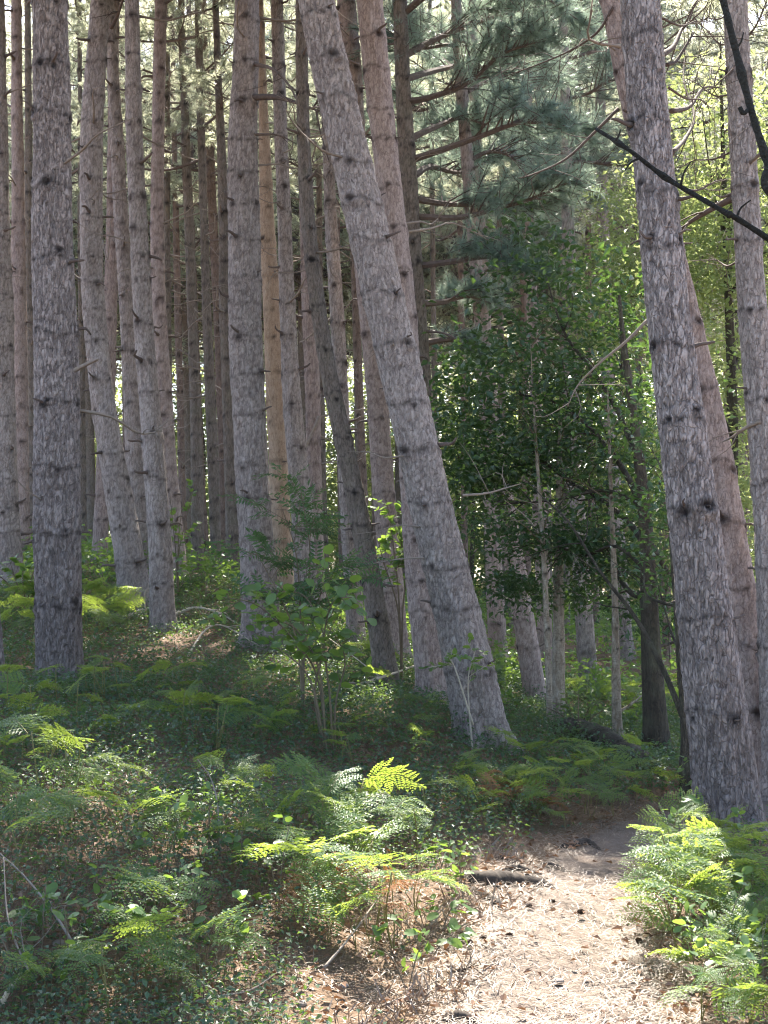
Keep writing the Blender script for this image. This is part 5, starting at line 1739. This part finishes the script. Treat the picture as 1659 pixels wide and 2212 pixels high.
# pine cones
rgc = np.random.default_rng(94)
CONE = []
for q in range(2):
    mb = MB()
    n, L = 60, .055
    mb.add(*tube(np.array([[t * L, 0, 0] for t in np.linspace(0, 1, 8)]), .012 * np.sin(np.linspace(.5, 2.9, 8)), 8))
    i_ = np.arange(n)
    f = (i_ + .5) / n
    a_ = i_ * 2.4
    rr_ = .009 * np.sin(.5 + 2.3 * f)
    P = np.stack([f * L, rr_ * np.cos(a_), rr_ * np.sin(a_)], -1)
    D = np.stack([np.full(n, .7), np.cos(a_), np.sin(a_)], -1)
    N = np.stack([np.full(n, 1.), -np.cos(a_) * .6, -np.sin(a_) * .6], -1)
    mb.add(*leaf_quads(P, D, N, .017, .012, .2))
    CONE.append(mb.mesh('pine_cone', [M_CONE]))
cp = sorted([(1105, 2030), (1010, 2062), (1035, 2035), (985, 2115), (1150, 1970), (1262, 1990), (1375, 2040), (1200, 1960)])
for q, (u, v) in enumerate(cp):
    p_ = ground_hit(u, v)
    o = link('pine_cone', CONE[q % 2])
    o.matrix_basis = axes(p_ + [0, 0, .012], (*rgc.normal(0, 1, 2), .1), s=rgc.uniform(.45, .8))
    tag(o, ('%s small dark pine cone from the left on the path' % ORD[q]) if q else 'leftmost small dark pine cone on the path', 'pine cone', 'pine cones on the path')
# a few pale stones
for q, (u, v, r, lab) in enumerate([(650, 2185, .019, 'pale rounded stone on the litter in the bottom centre'), (742, 2150, .016, 'small pale stone under the sunlit ferns left of the path'), (128, 2045, .022, 'flat pale stone among the lower left leaves'),
                                    (1205, 2130, .02, 'small white stone lying on the sunny path')]):
    p_ = ground_hit(u, v)
    th, ph = np.meshgrid(np.linspace(0, 2 * math.pi, 12, endpoint=False), np.linspace(.05, math.pi - .05, 8))
    rr_ = r * (1 + .12 * np.sin(3 * th + q) * np.sin(ph) + .1 * np.cos(2 * ph + q))
    V = np.stack([rr_ * np.sin(ph) * np.cos(th) * 1.2, rr_ * np.sin(ph) * np.sin(th), rr_ * np.cos(ph) * .6], -1).reshape(-1, 3)
    i, j = np.meshgrid(np.arange(7), np.arange(12), indexing='ij')
    F = np.stack([i * 12 + j, (i + 1) * 12 + j, (i + 1) * 12 + (j + 1) % 12, i * 12 + (j + 1) % 12], -1).reshape(-1, 4)
    V = np.vstack([V, [[0, 0, r * .6], [0, 0, -r * .6]]])
    o = link('stone', MB().add(V, F).mesh('stone', [M_STONE]))
    o.location = tuple(p_ + [0, 0, r * .25])
    tag(o, lab, 'stone')

# ------------------------------------------------------------------ thin haze in the air
m, nt, out = new_mat('haze')
pv = nt.nodes.new('ShaderNodeVolumePrincipled')
pv.inputs['Color'].default_value = (0.86, 0.93, 1.0, 1)
pv.inputs['Density'].default_value = 0.00025
pv.inputs['Anisotropy'].default_value = 0.35
nt.links.new(pv.outputs[0], out.inputs['Volume'])
X0, X1, Y0, Y1, Z0, Z1 = -420, 420, -320, 920, -4, 34
V = [(x_, y_, z_) for z_ in (Z0, Z1) for y_ in (Y0, Y1) for x_ in (X0, X1)]
o = link('haze', build_mesh('haze', V, [(0, 2, 3, 1), (4, 5, 7, 6), (0, 1, 5, 4), (2, 6, 7, 3), (0, 4, 6, 2), (1, 3, 7, 5)], [m], smooth=False))
o['kind'] = 'stuff'
tag(o, 'thin pale haze hanging between the trees', 'haze')
